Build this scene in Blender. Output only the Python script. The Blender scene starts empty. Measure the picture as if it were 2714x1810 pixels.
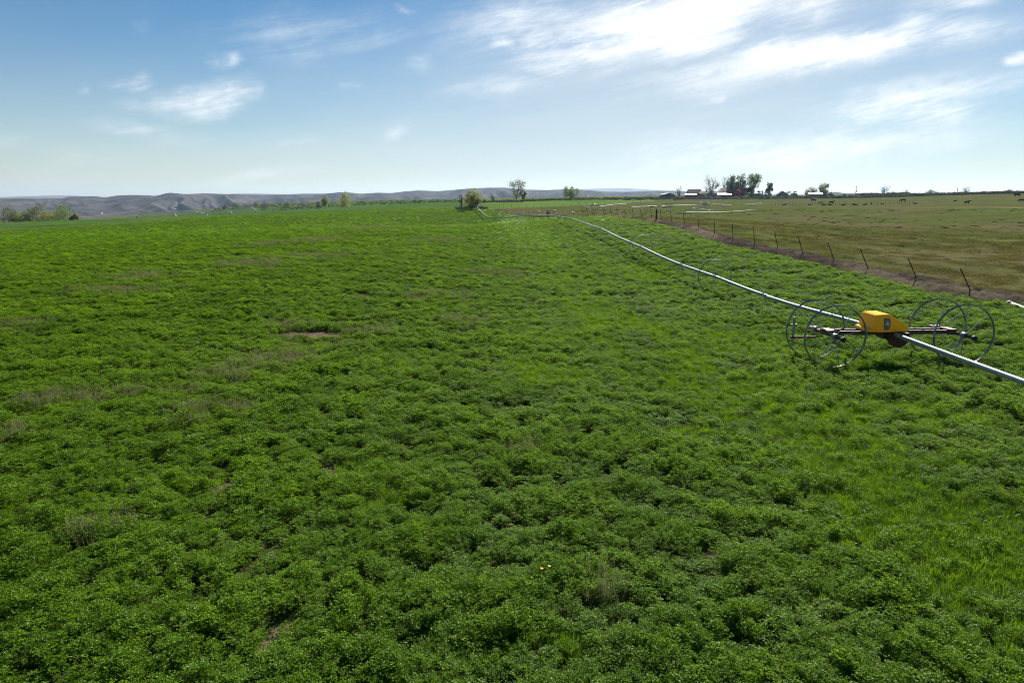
import bpy, bmesh, math, random
import numpy as np
from mathutils import Vector, Matrix, Euler, Quaternion

random.seed(7)
rng = np.random.default_rng(11)
SC = bpy.context.scene
COL = SC.collection
R = math.radians

# ------------------------------------------------------------------ camera
CAM_H = 5.0
FPX = 1834.0            # focal length in pixels of the 2714 wide photograph
PITCH = math.atan((905 - 527) / FPX)
cd = bpy.data.cameras.new('camera'); cam = bpy.data.objects.new('camera', cd); COL.objects.link(cam)
cd.sensor_width = 36.0; cd.lens = 36.0 * FPX / 2714.0
cd.clip_start = 0.1; cd.clip_end = 60000
cam.location = (0, 0, CAM_H); cam.rotation_euler = (math.pi / 2 - PITCH, 0, 0)
SC.camera = cam

# ------------------------------------------------------------------ light
SUN_AZ, SUN_EL = R(20.0), R(36.0)       # azimuth to the right of the view direction
SKY_STRENGTH = 0.05
SUN_STRENGTH = 5.0
EXPOSURE = 0.95
HAZE_DENSITY = 0.58e-4
SC.view_settings.view_transform = 'Standard'
SC.view_settings.look = 'None'
SC.view_settings.gamma = 1.0
SC.view_settings.use_curve_mapping = False
SC.view_settings.exposure = EXPOSURE
SC.render.engine = 'CYCLES'
SC.cycles.max_bounces = 5; SC.cycles.diffuse_bounces = 2; SC.cycles.glossy_bounces = 2
SC.cycles.transmission_bounces = 4; SC.cycles.transparent_max_bounces = 8
SC.cycles.use_denoising = True; SC.cycles.denoising_prefilter = 'NONE'; SC.cycles.use_adaptive_sampling = False
SC.cycles.pixel_filter_type = 'BLACKMAN_HARRIS'; SC.cycles.filter_width = 1.0

sl = bpy.data.lights.new('sun', 'SUN'); sl.energy = SUN_STRENGTH; sl.angle = R(0.5); sl.color = (1.0, 0.95, 0.86)
sun = bpy.data.objects.new('sun', sl); COL.objects.link(sun)
S = Vector((math.sin(SUN_AZ) * math.cos(SUN_EL), math.cos(SUN_AZ) * math.cos(SUN_EL), math.sin(SUN_EL)))
sun.rotation_euler = S.to_track_quat('Z', 'Y').to_euler(); sun.location = (0, 0, 60)


def ray(px, py):
    u = (px - 1357) / FPX; v = (905 - py) / FPX
    return (u, math.cos(PITCH) + v * math.sin(PITCH), -math.sin(PITCH) + v * math.cos(PITCH))


def P(px, py, d):
    """the place seen at that spot of the photograph, d metres ahead"""
    r = ray(px, py); k = d / r[1]
    return (r[0] * k, d, CAM_H + r[2] * k)


def azel(px, py):
    r = Vector(ray(px, py)).normalized()
    return math.atan2(r.x, r.y), math.asin(r.z)


def build_world():
    w = bpy.data.worlds.new('World'); SC.world = w; w.use_nodes = True
    nt = w.node_tree; N = nt.nodes; L = nt.links
    for n in list(N): N.remove(n)
    out = N.new('ShaderNodeOutputWorld'); bg = N.new('ShaderNodeBackground'); bg.inputs[1].default_value = SKY_STRENGTH
    L.new(bg.outputs[0], out.inputs[0])
    sky = N.new('ShaderNodeTexSky'); sky.sky_type = 'NISHITA'; sky.sun_disc = False
    sky.sun_elevation = SUN_EL; sky.sun_rotation = SUN_AZ; sky.altitude = 800
    sky.air_density = 1.0; sky.dust_density = 0.0; sky.ozone_density = 1.0
    tc = N.new('ShaderNodeTexCoord'); sep = N.new('ShaderNodeSeparateXYZ'); L.new(tc.outputs['Generated'], sep.inputs[0])

    def m(op, a=None, b=None, c=None):
        n = N.new('ShaderNodeMath'); n.operation = op
        for i, x in enumerate((a, b, c)):
            if x is None: continue
            if isinstance(x, (int, float)): n.inputs[i].default_value = x
            else: L.new(x, n.inputs[i])
        return n.outputs[0]
    az = m('ARCTAN2', sep.outputs[0], sep.outputs[1]); el = m('ARCSINE', sep.outputs[2])
    cv = N.new('ShaderNodeCombineXYZ'); L.new(az, cv.inputs[0]); L.new(el, cv.inputs[1])
    wn = N.new('ShaderNodeTexNoise'); wn.inputs['Scale'].default_value = 7.0; wn.inputs['Detail'].default_value = 6; L.new(cv.outputs[0], wn.inputs['Vector'])
    wa = N.new('ShaderNodeVectorMath'); wa.operation = 'SUBTRACT'; L.new(wn.outputs['Color'], wa.inputs[0]); wa.inputs[1].default_value = (.5, .5, .5)
    wb = N.new('ShaderNodeVectorMath'); wb.operation = 'MULTIPLY'; L.new(wa.outputs[0], wb.inputs[0]); wb.inputs[1].default_value = (.22, .07, 0)
    wc = N.new('ShaderNodeVectorMath'); wc.operation = 'ADD'; L.new(cv.outputs[0], wc.inputs[0]); L.new(wb.outputs[0], wc.inputs[1])
    # fine noise wobble of the cloud edges
    def noise(scale, rot, sx, sy, detail=8, rough=.6, dist=0.0, w0=0.0):
        mp = N.new('ShaderNodeMapping'); mp.vector_type = 'TEXTURE'; mp.inputs['Rotation'].default_value = (0, 0, rot)
        mp.inputs['Scale'].default_value = (sx, sy, 1); mp.inputs['Location'].default_value = (w0, w0 * .7, 0)
        L.new(cv.outputs[0], mp.inputs[0])
        t = N.new('ShaderNodeTexNoise'); t.inputs['Scale'].default_value = scale; t.inputs['Detail'].default_value = detail
        t.inputs['Roughness'].default_value = rough; t.inputs['Distortion'].default_value = dist
        L.new(mp.outputs[0], t.inputs['Vector']); return t.outputs[0]
    fine = noise(5.0, R(10), 1.5, .17, 9, .62, .8, 3.1)
    wisp = noise(16.0, R(14), 1.5, .20, 7, .68, .9, 5.7)
    puff = noise(30.0, R(10), 1.0, .55, 6, .62, .3, 1.3)
    broad = noise(1.6, R(7), 1.0, .16, 4, .5, .4, 7.7)
    strokes = [  # ends in the 2351 wide view of the photograph, half width, strength
        (1080, 130, 2080, -70, 74, 1.02), (1470, 178, 2420, 42, 40, .95), (1085, 88, 1240, 98, 26, .8),
        (1030, 48, 1440, -10, 34, .55), (860, 172, 1030, 143, 22, .62), (980, 222, 1330, 192, 26, .58),
        (285, 243, 610, 198, 30, .72), (435, 158, 545, 128, 18, .72), (272, 188, 392, 172, 18, .72),
        (850, 310, 1010, 288, 18, .55), (120, 302, 500, 294, 24, .45), (1120, 160, 1470, 136, 27, .62),
        (1580, 228, 1710, 210, 15, .62), (1780, 275, 2500, 195, 44, .72), (1230, 378, 2500, 275, 55, .6),
        (-60, 325, 110, 308, 20, .4), (2285, 152, 2420, 132, 16, .9), (2020, 48, 2420, -30, 26, .6),
        (390, 410, 840, 386, 22, .5), (760, 186, 850, 192, 14, .5), (190, 198, 262, 210, 12, .5),
        (1840, 245, 1975, 230, 15, .6), (865, 18, 945, 22, 12, .6), (320, 30, 420, 60, 16, .35),
        (-80, 385, 380, 360, 26, .3), (880, 90, 1500, -20, 70, .5), (380, 130, 1000, 60, 60, .35), (1350, 215, 1900, 150, 40, .5), (620, 340, 800, 318, 18, .36)]
    M = None
    k = 2714 / 2351
    for (x0, y0, x1, y1, wd, st) in strokes:
        st *= .72 if wd < 24 else (.85 if wd < 40 else 1)
        a0, e0 = azel(x0 * k, y0 * k); a1, e1 = azel(x1 * k, y1 * k)
        ca, ce = (a0 + a1) / 2, (e0 + e1) / 2
        hl = math.hypot(a1 - a0, e1 - e0) / 2 * 1.12; hw = wd * k / FPX
        mp = N.new('ShaderNodeMapping'); mp.vector_type = 'TEXTURE'
        mp.inputs['Location'].default_value = (ca, ce, 0); mp.inputs['Rotation'].default_value = (0, 0, math.atan2(e1 - e0, a1 - a0))
        mp.inputs['Scale'].default_value = (hl, hw * 1.5, 1); L.new(wc.outputs[0], mp.inputs[0])
        ln = N.new('ShaderNodeVectorMath'); ln.operation = 'LENGTH'; L.new(mp.outputs[0], ln.inputs[0])
        mr = N.new('ShaderNodeMapRange'); mr.interpolation_type = 'SMOOTHSTEP'
        mr.inputs['From Min'].default_value = 1.15; mr.inputs['From Max'].default_value = 0.0
        mr.inputs['To Min'].default_value = 0; mr.inputs['To Max'].default_value = st
        L.new(ln.outputs['Value'], mr.inputs['Value'])
        M = mr.outputs[0] if M is None else m('MAXIMUM', M, mr.outputs[0])
    # generic cirrus everywhere so the sky goes on outside the frame
    gen = N.new('ShaderNodeMapRange'); gen.inputs['From Min'].default_value = .54; gen.inputs['From Max'].default_value = .85
    gen.inputs['To Max'].default_value = .45; L.new(broad, gen.inputs['Value'])
    M = m('MAXIMUM', M, gen.outputs[0])
    ct = N.new('ShaderNodeMapRange'); ct.inputs['From Min'].default_value = .36; ct.inputs['From Max'].default_value = .64
    ct.clamp = False
    L.new(m('ADD', m('MULTIPLY', fine, .42), m('ADD', m('MULTIPLY', puff, .24), m('MULTIPLY', wisp, .34))), ct.inputs['Value'])
    tot = m('MULTIPLY', M, m('ADD', m('MULTIPLY', M, .50), m('MULTIPLY', ct.outputs[0], 1.05)))
    al = N.new('ShaderNodeMapRange'); al.interpolation_type = 'SMOOTHSTEP'
    al.inputs['From Min'].default_value = .03; al.inputs['From Max'].default_value = 1.0
    L.new(tot, al.inputs['Value'])
    alpha = al.outputs[0]
    # thin milky veil that thickens towards the horizon
    veil = N.new('ShaderNodeMapRange'); veil.interpolation_type = 'SMOOTHSTEP'
    veil.inputs['From Min'].default_value = .40; veil.inputs['From Max'].default_value = .0
    veil.inputs['To Min'].default_value = .0; veil.inputs['To Max'].default_value = .45
    L.new(el, veil.inputs['Value'])
    vn = m('MULTIPLY', veil.outputs[0], m('ADD', .55, m('MULTIPLY', broad, .9)))
    # the broad milky sheet of thin cirrus high on the right
    ca, ce = azel(1900, 90); mp = N.new('ShaderNodeMapping'); mp.vector_type = 'TEXTURE'; mp.inputs['Location'].default_value = (ca, ce, 0)
    mp.inputs['Rotation'].default_value = (0, 0, R(9)); mp.inputs['Scale'].default_value = (.72, .27, 1); L.new(wc.outputs[0], mp.inputs[0])
    ln = N.new('ShaderNodeVectorMath'); ln.operation = 'LENGTH'; L.new(mp.outputs[0], ln.inputs[0])
    mk = N.new('ShaderNodeMapRange'); mk.interpolation_type = 'SMOOTHSTEP'; mk.inputs['From Min'].default_value = 1.0; mk.inputs['From Max'].default_value = .0
    mk.inputs['To Max'].default_value = .62; L.new(ln.outputs['Value'], mk.inputs['Value'])
    vn = m('MINIMUM', m('ADD', vn, m('MULTIPLY', mk.outputs[0], m('ADD', .30, m('MULTIPLY', fine, .9)))), .95)
    hs = N.new('ShaderNodeHueSaturation'); hs.inputs['Saturation'].default_value = 1.75; hs.inputs['Value'].default_value = .77; L.new(sky.outputs[0], hs.inputs['Color'])
    mx0 = N.new('ShaderNodeMixRGB'); L.new(vn, mx0.inputs[0]); L.new(hs.outputs[0], mx0.inputs[1]); mx0.inputs[2].default_value = (7.0, 7.55, 7.8, 1)
    mx = N.new('ShaderNodeMixRGB'); L.new(alpha, mx.inputs[0]); L.new(mx0.outputs[0], mx.inputs[1]); mx.inputs[2].default_value = (12.0, 12.1, 12.0, 1)
    L.new(mx.outputs[0], bg.inputs[0])


build_world()

# ------------------------------------------------------------------ helpers
def link(o, parent=None):
    COL.objects.link(o)
    if parent is not None: o.parent = parent
    return o


def tag(o, label=None, cat=None, group=None, kind=None):
    if label: o['label'] = label
    if cat: o['category'] = cat
    if group: o['group'] = group
    if kind: o['kind'] = kind
    return o


def empty(name, loc, rz=0.0):
    o = bpy.data.objects.new(name, None); o.location = loc; o.rotation_euler = (0, 0, rz); o.empty_display_size = .2
    return link(o)


class MB:
    """collects shapes for one mesh"""
    def __init__(s): s.v = []; s.f = []

    def add(s, vs, fs):
        b = len(s.v); s.v.extend([tuple(p) for p in vs]); s.f.extend([tuple(i + b for i in f) for f in fs]); return s

    def box(s, c, size, rz=0.0, mat=None):
        hx, hy, hz = size[0] / 2, size[1] / 2, size[2] / 2
        vs = [Vector((x, y, z)) for z in (-hz, hz) for (x, y) in ((-hx, -hy), (hx, -hy), (hx, hy), (-hx, hy))]
        rot = mat if mat is not None else Matrix.Rotation(rz, 3, 'Z')
        vs = [rot @ v + Vector(c) for v in vs]
        return s.add(vs, [(3, 2, 1, 0), (4, 5, 6, 7), (0, 1, 5, 4), (1, 2, 6, 5), (2, 3, 7, 6), (3, 0, 4, 7)])

    def tube(s, pts, r, n=8, cap=True, closed=False):
        pts = [Vector(p) for p in pts]; m = len(pts)
        rs = r if isinstance(r, (list, tuple)) else [r] * m
        vs = []; up = Vector((0, 0, 1))
        prev = None
        for i, p in enumerate(pts):
            if closed: t = pts[(i + 1) % m] - pts[i - 1]
            else: t = pts[min(i + 1, m - 1)] - pts[max(i - 1, 0)]
            t = t.normalized() if t.length > 1e-9 else Vector((0, 0, 1))
            if prev is None:
                a = up if abs(t.z) < .9 else Vector((1, 0, 0))
                x = t.cross(a).normalized()
            else:
                x = prev - t * prev.dot(t)
                x = x.normalized() if x.length > 1e-6 else t.orthogonal().normalized()
            prev = x; y = t.cross(x)
            for k in range(n):
                an = 2 * math.pi * k / n
                vs.append(p + (x * math.cos(an) + y * math.sin(an)) * rs[i])
        fs = []
        for i in range(m if closed else m - 1):
            j = (i + 1) % m
            for k in range(n):
                k2 = (k + 1) % n
                fs.append((i * n + k, i * n + k2, j * n + k2, j * n + k))
        if cap and not closed:
            fs.append(tuple(range(n - 1, -1, -1))); fs.append(tuple((m - 1) * n + k for k in range(n)))
        return s.add(vs, fs)

    def prism(s, prof, axis_o, ax, up, dep, length):
        """extrude a 2-D profile (along ax, up) by +-length/2 along dep"""
        o = Vector(axis_o); n = len(prof)
        vs = [o + ax * a + up * b - dep * (length / 2) for a, b in prof] + [o + ax * a + up * b + dep * (length / 2) for a, b in prof]
        fs = [tuple(range(n)), tuple(range(2 * n - 1, n - 1, -1))]
        for i in range(n):
            j = (i + 1) % n; fs.append((i, i + n, j + n, j))
        return s.add(vs, fs)

    def mesh(s, name, mat=None, smooth=False):
        me = bpy.data.meshes.new(name); me.from_pydata(s.v, [], s.f); me.update()
        if mat: me.materials.append(mat)
        bm = bmesh.new(); bm.from_mesh(me); bmesh.ops.recalc_face_normals(bm, faces=bm.faces); bm.to_mesh(me); bm.free()
        if smooth: me.polygons.foreach_set('use_smooth', [True] * len(me.polygons))
        return me

    def build(s, name, mat=None, parent=None, smooth=False):
        return link(bpy.data.objects.new(name, s.mesh(name, mat, smooth)), parent)


def inst(me, name, parent=None, loc=(0, 0, 0), rot=(0, 0, 0), scale=(1, 1, 1)):
    o = bpy.data.objects.new(name, me); o.location = loc; o.rotation_euler = rot; o.scale = scale
    return link(o, parent)


def np_mesh(name, V, F, mat=None, smooth=False):
    """V (n,3), F (m,k) arrays"""
    V = np.asarray(V, np.float32); F = np.asarray(F, np.int32); k = F.shape[1]
    me = bpy.data.meshes.new(name); me.vertices.add(len(V)); me.vertices.foreach_set('co', V.ravel())
    me.loops.add(F.size); me.loops.foreach_set('vertex_index', F.ravel())
    me.polygons.add(len(F)); me.polygons.foreach_set('loop_start', np.arange(0, F.size, k, dtype=np.int32))
    me.polygons.foreach_set('loop_total', np.full(len(F), k, np.int32))
    if smooth: me.polygons.foreach_set('use_smooth', np.ones(len(F), bool))
    me.update(calc_edges=True); me.validate()
    if mat: me.materials.append(mat)
    return me


def hash2(i, j, s):
    h = (i.astype(np.int64) * 374761393 + j.astype(np.int64) * 668265263 + s * 974634777) & 0x7fffffff
    h = ((h ^ (h >> 13)) * 1274126177) & 0x7fffffff
    return ((h ^ (h >> 16)) & 0xffff) / 65535.0


def vnoise(x, y, s=0):
    xi = np.floor(x); yi = np.floor(y); fx = x - xi; fy = y - yi
    fx = fx * fx * (3 - 2 * fx); fy = fy * fy * (3 - 2 * fy)
    a = hash2(xi, yi, s); b = hash2(xi + 1, yi, s); c = hash2(xi, yi + 1, s); d = hash2(xi + 1, yi + 1, s)
    return (a * (1 - fx) + b * fx) * (1 - fy) + (c * (1 - fx) + d * fx) * fy


def fbm(x, y, s=0, o=4):
    t = 0; a = .5; n = 0
    for k in range(o):
        t = t + a * vnoise(x * 2 ** k + 17.3 * k, y * 2 ** k - 9.1 * k, s + k); n += a; a *= .5
    return t / n


def sstep(a, b, x):
    t = np.clip((x - a) / (b - a), 0, 1); return t * t * (3 - 2 * t)


# ------------------------------------------------------------------ materials
def new_mat(name):
    m = bpy.data.materials.new(name); m.use_nodes = True
    nt = m.node_tree
    return m, nt, nt.nodes, nt.links, nt.nodes['Principled BSDF']


def mat(name, col, rough=.6, metal=0.0, var=.2, scale=3.0, bump=0.0, spec=.5, col2=None, stretch=(1, 1, 1), detail=5, thr=(.35, .65)):
    m, nt, N, L, B = new_mat(name)
    tc = N.new('ShaderNodeTexCoord'); mp = N.new('ShaderNodeMapping'); mp.inputs['Scale'].default_value = stretch
    L.new(tc.outputs['Object'], mp.inputs[0])
    tx = N.new('ShaderNodeTexNoise'); tx.inputs['Scale'].default_value = scale; tx.inputs['Detail'].default_value = detail
    L.new(mp.outputs[0], tx.inputs['Vector'])
    rp = N.new('ShaderNodeValToRGB')
    c2 = col2 if col2 else tuple(min(1, c * (1 + var)) for c in col)
    c1 = col if col2 else tuple(c * (1 - var) for c in col)
    rp.color_ramp.elements[0].position = thr[0]; rp.color_ramp.elements[1].position = thr[1]
    rp.color_ramp.elements[0].color = (*c1, 1); rp.color_ramp.elements[1].color = (*c2, 1)
    L.new(tx.outputs[0], rp.inputs[0]); L.new(rp.outputs[0], B.inputs['Base Color'])
    B.inputs['Roughness'].default_value = rough; B.inputs['Metallic'].default_value = metal
    B.inputs['Specular IOR Level'].default_value = spec
    if bump:
        bp = N.new('ShaderNodeBump'); bp.inputs['Strength'].default_value = bump; bp.inputs['Distance'].default_value = .02
        L.new(tx.outputs[0], bp.inputs['Height']); L.new(bp.outputs[0], B.inputs['Normal'])
    return m


def leaf_mat(name, dif, trans, tw=.45, gloss=.06, grough=.35, rvar=.35, hue=None):
    """thin leaves: reflect, let light through, shine a little; each instance varies"""
    m = bpy.data.materials.new(name); m.use_nodes = True
    nt = m.node_tree; N = nt.nodes; L = nt.links
    for n in list(N): N.remove(n)
    out = N.new('ShaderNodeOutputMaterial')
    oi = N.new('ShaderNodeObjectInfo'); geo = N.new('ShaderNodeNewGeometry')
    add = N.new('ShaderNodeMath'); add.operation = 'ADD'; L.new(oi.outputs['Random'], add.inputs[0]); L.new(geo.outputs['Random Per Island'], add.inputs[1])
    pn = N.new('ShaderNodeTexNoise'); pn.inputs['Scale'].default_value = .32; pn.inputs['Detail'].default_value = 4; L.new(oi.outputs['Location'], pn.inputs['Vector'])
    pm = N.new('ShaderNodeMapRange'); pm.inputs['From Min'].default_value = .3; pm.inputs['From Max'].default_value = .7; L.new(pn.outputs[0], pm.inputs['Value'])
    a2 = N.new('ShaderNodeMath'); a2.operation = 'MULTIPLY_ADD'; L.new(pm.outputs[0], a2.inputs[0]); a2.inputs[1].default_value = .9; L.new(add.outputs[0], a2.inputs[2])
    hf = N.new('ShaderNodeMath'); hf.operation = 'MULTIPLY'; L.new(a2.outputs[0], hf.inputs[0]); hf.inputs[1].default_value = .345
    def shade(col):
        rp = N.new('ShaderNodeValToRGB'); rp.color_ramp.elements[0].position = .1; rp.color_ramp.elements[1].position = .9
        h = hue if hue else (1, 1, 1)
        rp.color_ramp.elements[0].color = (*[c * (1 - rvar) for c in col], 1)
        rp.color_ramp.elements[1].color = (*[min(1, c * (1 + rvar) * k) for c, k in zip(col, h)], 1)
        L.new(hf.outputs[0], rp.inputs[0]); return rp.outputs[0]
    d = N.new('ShaderNodeBsdfDiffuse'); L.new(shade(dif), d.inputs[0])
    t = N.new('ShaderNodeBsdfTranslucent'); L.new(shade(trans), t.inputs[0])
    mx = N.new('ShaderNodeMixShader'); mx.inputs[0].default_value = tw; L.new(d.outputs[0], mx.inputs[1]); L.new(t.outputs[0], mx.inputs[2])
    g = N.new('ShaderNodeBsdfGlossy'); g.inputs['Roughness'].default_value = grough; g.inputs[0].default_value = (.9, .95, .9, 1)
    m2 = N.new('ShaderNodeMixShader'); m2.inputs[0].default_value = gloss
    L.new(mx.outputs[0], m2.inputs[1]); L.new(g.outputs[0], m2.inputs[2]); L.new(m2.outputs[0], out.inputs[0])
    return m


cover_m = leaf_mat('yellow_plastic_cover', (.80, .50, .018), (.90, .60, .025), .28, .03, .3, .04)


def ground_mat(name, scales, bump=.6, var=.35, rough=.95):
    """colour comes from the place on the ground (vertex colours of what grows there), broken up by noise"""
    m, nt, N, L, B = new_mat(name)
    at = N.new('ShaderNodeAttribute'); at.attribute_name = 'Col'
    tc = N.new('ShaderNodeTexCoord'); cur = at.outputs['Color']; hs = []
    for k, s in enumerate(scales):
        tx = N.new('ShaderNodeTexNoise'); tx.inputs['Scale'].default_value = s; tx.inputs['Detail'].default_value = 6; tx.inputs['Roughness'].default_value = .65
        L.new(tc.outputs['Object'], tx.inputs['Vector'])
        mr = N.new('ShaderNodeMapRange'); mr.inputs['From Min'].default_value = .3; mr.inputs['From Max'].default_value = .7
        mr.inputs['To Min'].default_value = 1 - var; mr.inputs['To Max'].default_value = 1 + var
        L.new(tx.outputs[0], mr.inputs['Value'])
        mu = N.new('ShaderNodeMixRGB'); mu.blend_type = 'MULTIPLY'; mu.inputs[0].default_value = 1
        L.new(cur, mu.inputs[1]); L.new(mr.outputs[0], mu.inputs[2]); cur = mu.outputs[0]; hs.append(tx.outputs[0])
    L.new(cur, B.inputs['Base Color']); B.inputs['Roughness'].default_value = rough; B.inputs['Specular IOR Level'].default_value = 0
    if bump:
        bp = N.new('ShaderNodeBump'); bp.inputs['Strength'].default_value = bump; bp.inputs['Distance'].default_value = .12
        L.new(hs[-1], bp.inputs['Height']); L.new(bp.outputs[0], B.inputs['Normal'])
    return m


# ------------------------------------------------------------------ terrain
PIPE_PIX = [(2714, 1007, 15.5), (2300, 868, 22.2), (2072, 796, 27.8), (1894.5, 732.5, 36), (1782, 691, 43.5), (1698, 654, 51), (1636, 626, 60), (1587, 604, 71),
            (1511, 579, 90), (1450, 570.5, 115), (1390, 572, 140), (1320, 577, 160), (1290, 572, 172), (1265, 550, 196)]
WHEEL_R = .875
FENCE_PIX = [(2576, 790, 33.5), (2433, 750, 37.5), (2304, 718, 41), (2213, 700, 44), (2130, 680, 47), (2063, 668, 49.5), (2025, 660, 51), (2000, 655, 52), (1943, 644, 55), (1894, 628, 60),
             (1852, 613, 66), (1816, 602, 72), (1782, 594, 77), (1753, 591, 81), (1739, 589, 83), (1727, 585, 86), (1704, 582.5, 92), (1681, 580, 98),
             (1661, 577, 104), (1640, 575.5, 110), (1622, 575, 116), (1603, 574, 121), (1583, 573, 126), (1575, 573, 128), (1559, 572.5, 132), (1545, 572, 136)]
CTRL = []
for d in (3.0, 6, 11, 17):
    for a in (-75, -50, -25, 0, 25, 50, 75): CTRL.append((d * math.sin(R(a)), d * math.cos(R(a)), 0.0))
for a, z in ((-75, -.2), (-45, -.1), (-20, 0), (0, 0)): CTRL.append((27 * math.sin(R(a)), 27 * math.cos(R(a)), z))
for px, py, d in PIPE_PIX:
    x, y, z = P(px, py, d); CTRL.append((x, y, z - WHEEL_R - .2 * min(1, max(0, (d - 30) / 60))))
for px, py, d in FENCE_PIX[1::2]: CTRL.append(P(px, py, d))
for t in [(2561, 541, 215), (2700, 534, 230), (1913, 569, 160), (2714, 620, 75), (2714, 570, 120), (2300, 545, 260), (2300, 575, 135), (2330, 640, 62), (2714, 514, 380), (2300, 525, 400),
          (2150, 535, 330), (2000, 525.5, 440), (1790, 526, 440), (1900, 538, 340), (1700, 541, 310), (1560, 551, 210), (1740, 531, 420), (1400, 548, 235), (1400, 535, 420), (1512, 531, 420),
          (1650, 548, 230), (2000, 555, 180), (2100, 590, 110),
          (0, 622, 105), (0, 594, 190), (370, 578, 205), (700, 600, 118), (700, 566, 230), (1050, 548, 300), (400, 612, 108), (1050, 596, 110), (1050, 571, 190), (100, 587, 300),
          (461, 576, 520), (612, 567, 520), (200, 577, 680), (440, 563, 680), (680, 543.5, 640), (1000, 534, 600), (1240, 531, 560), (-300, 600, 300), (-300, 590, 600), (3000, 512, 400), (3000, 560, 120), (3000, 640, 60)]:
    q = P(*t); CTRL.append((q[0], q[1], q[2] - (.28 if t[0] < 1250 else 0)))
for t in ((1440, 586, 104), (1385, 590, 118), (1330, 594, 128), (1425, 583, 128), (1480, 590, 100)): CTRL.append(P(*t))
for (px, d, z) in ((0, 145, -1.8), (370, 150, -1.4), (700, 158, -1.05), (1050, 150, -.6)):
    x, y, _ = P(px, 590, d); CTRL.append((x, y, z))
CT = np.array(CTRL)


def _st(x, y):
    r = np.hypot(x, y); a = np.arctan2(x, y)
    return np.clip(a, -1.3, 1.3) * 2.2, np.log(np.clip(r, 2.0, 700.0))


cs, ct_ = _st(CT[:, 0], CT[:, 1])


def _phi(r2): return np.where(r2 > 1e-12, r2 * np.log(np.maximum(r2, 1e-12)), 0)


_n = len(CT)
_A = np.zeros((_n + 3, _n + 3)); _d2 = (cs[:, None] - cs[None]) ** 2 + (ct_[:, None] - ct_[None]) ** 2
_A[:_n, :_n] = _phi(_d2) + np.eye(_n) * 1e-3
_A[:_n, _n] = 1; _A[:_n, _n + 1] = cs; _A[:_n, _n + 2] = ct_; _A[_n:, :_n] = _A[:_n, _n:].T
_w = np.linalg.solve(_A, np.concatenate([CT[:, 2], np.zeros(3)]))
VALLEY = -46.0


def terr(x, y):
    x = np.asarray(x, float); y = np.asarray(y, float); sh = x.shape; x = x.ravel(); y = y.ravel()
    z = np.empty(len(x))
    for k in range(0, len(x), 20000):
        s, t = _st(x[k:k + 20000], y[k:k + 20000])
        z[k:k + 20000] = _phi((s[:, None] - cs[None]) ** 2 + (t[:, None] - ct_[None]) ** 2) @ _w[:_n] + _w[_n] + _w[_n + 1] * s + _w[_n + 2] * t
    r = np.hypot(x, y); a = np.abs(np.arctan2(x, y))
    z = z * (1 - sstep(.95, 1.5, a))
    far = sstep(730, 1700, r); z = z * (1 - far) + VALLEY * far
    return z.reshape(sh)


def tz(x, y): return float(terr(np.array([x]), np.array([y]))[0])


def on(px, d, py=530):
    """ground point in that direction, d metres ahead"""
    x, y, _ = P(px, py, d); return (x, y, tz(x, y))


FENCE = np.array([P(*t)[:2] for t in FENCE_PIX])
FENCE_X = np.concatenate([[FENCE[0][0] + 22], [FENCE[0][0] + 9], FENCE[:, 0], [8.0, 1.5, -5.0]])
FENCE_Y = np.concatenate([[4.0], [18.0], FENCE[:, 1], [160, 182, 203]])


def fence_x(y): return np.interp(y, FENCE_Y, FENCE_X)


def az_of(px): return math.atan2((px - 1357) / FPX, 1.015)


def zone_lines(x, y):
    """0 alfalfa field, 1 far field on the left, 2 pasture, 3 far green field"""
    r = np.hypot(x, y); a = np.arctan2(x, y)
    edge = np.interp(a, [az_of(-400), az_of(0), az_of(370), az_of(700), az_of(1050), az_of(1240), az_of(1275)], [180, 196, 208, 262, 300, 225, 205])
    g = np.interp(a, [az_of(1275), az_of(1330), az_of(1490), az_of(1620), az_of(1736), az_of(1790), az_of(1800)], [203, 212, 240, 305, 415, 460, 9000])
    z = np.zeros(x.shape, int)
    past = (x > fence_x(y)) & (y < 205) | ((y >= 205) & (a > az_of(1275)))
    z[past] = 2
    z[(~past) & (r > edge)] = 1
    z[(a > az_of(1275)) & (r > g)] = 3
    return z, r, a, edge, g


k_ = 2714 / 2351


def gp(dx, dy):
    """ground spot for a place in the 2351 wide view (near, level ground)"""
    r = ray(dx * k_, dy * k_); d = CAM_H / -r[2]; return r[0] * d, r[1] * d


BARE = [(gp(712, 770), 1.1, .62), (gp(788, 746), .5, .5), (gp(768, 1085), .42, .40), (gp(640, 1445), .13, .16), (gp(610, 1490), .10, .12), (gp(2250, 943), .42, .26), (gp(2330, 985), .4, .25), (gp(510, 1115), .22, .25), (gp(1640, 1265), .16, .2), (gp(820, 690), .9, .5)]


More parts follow.
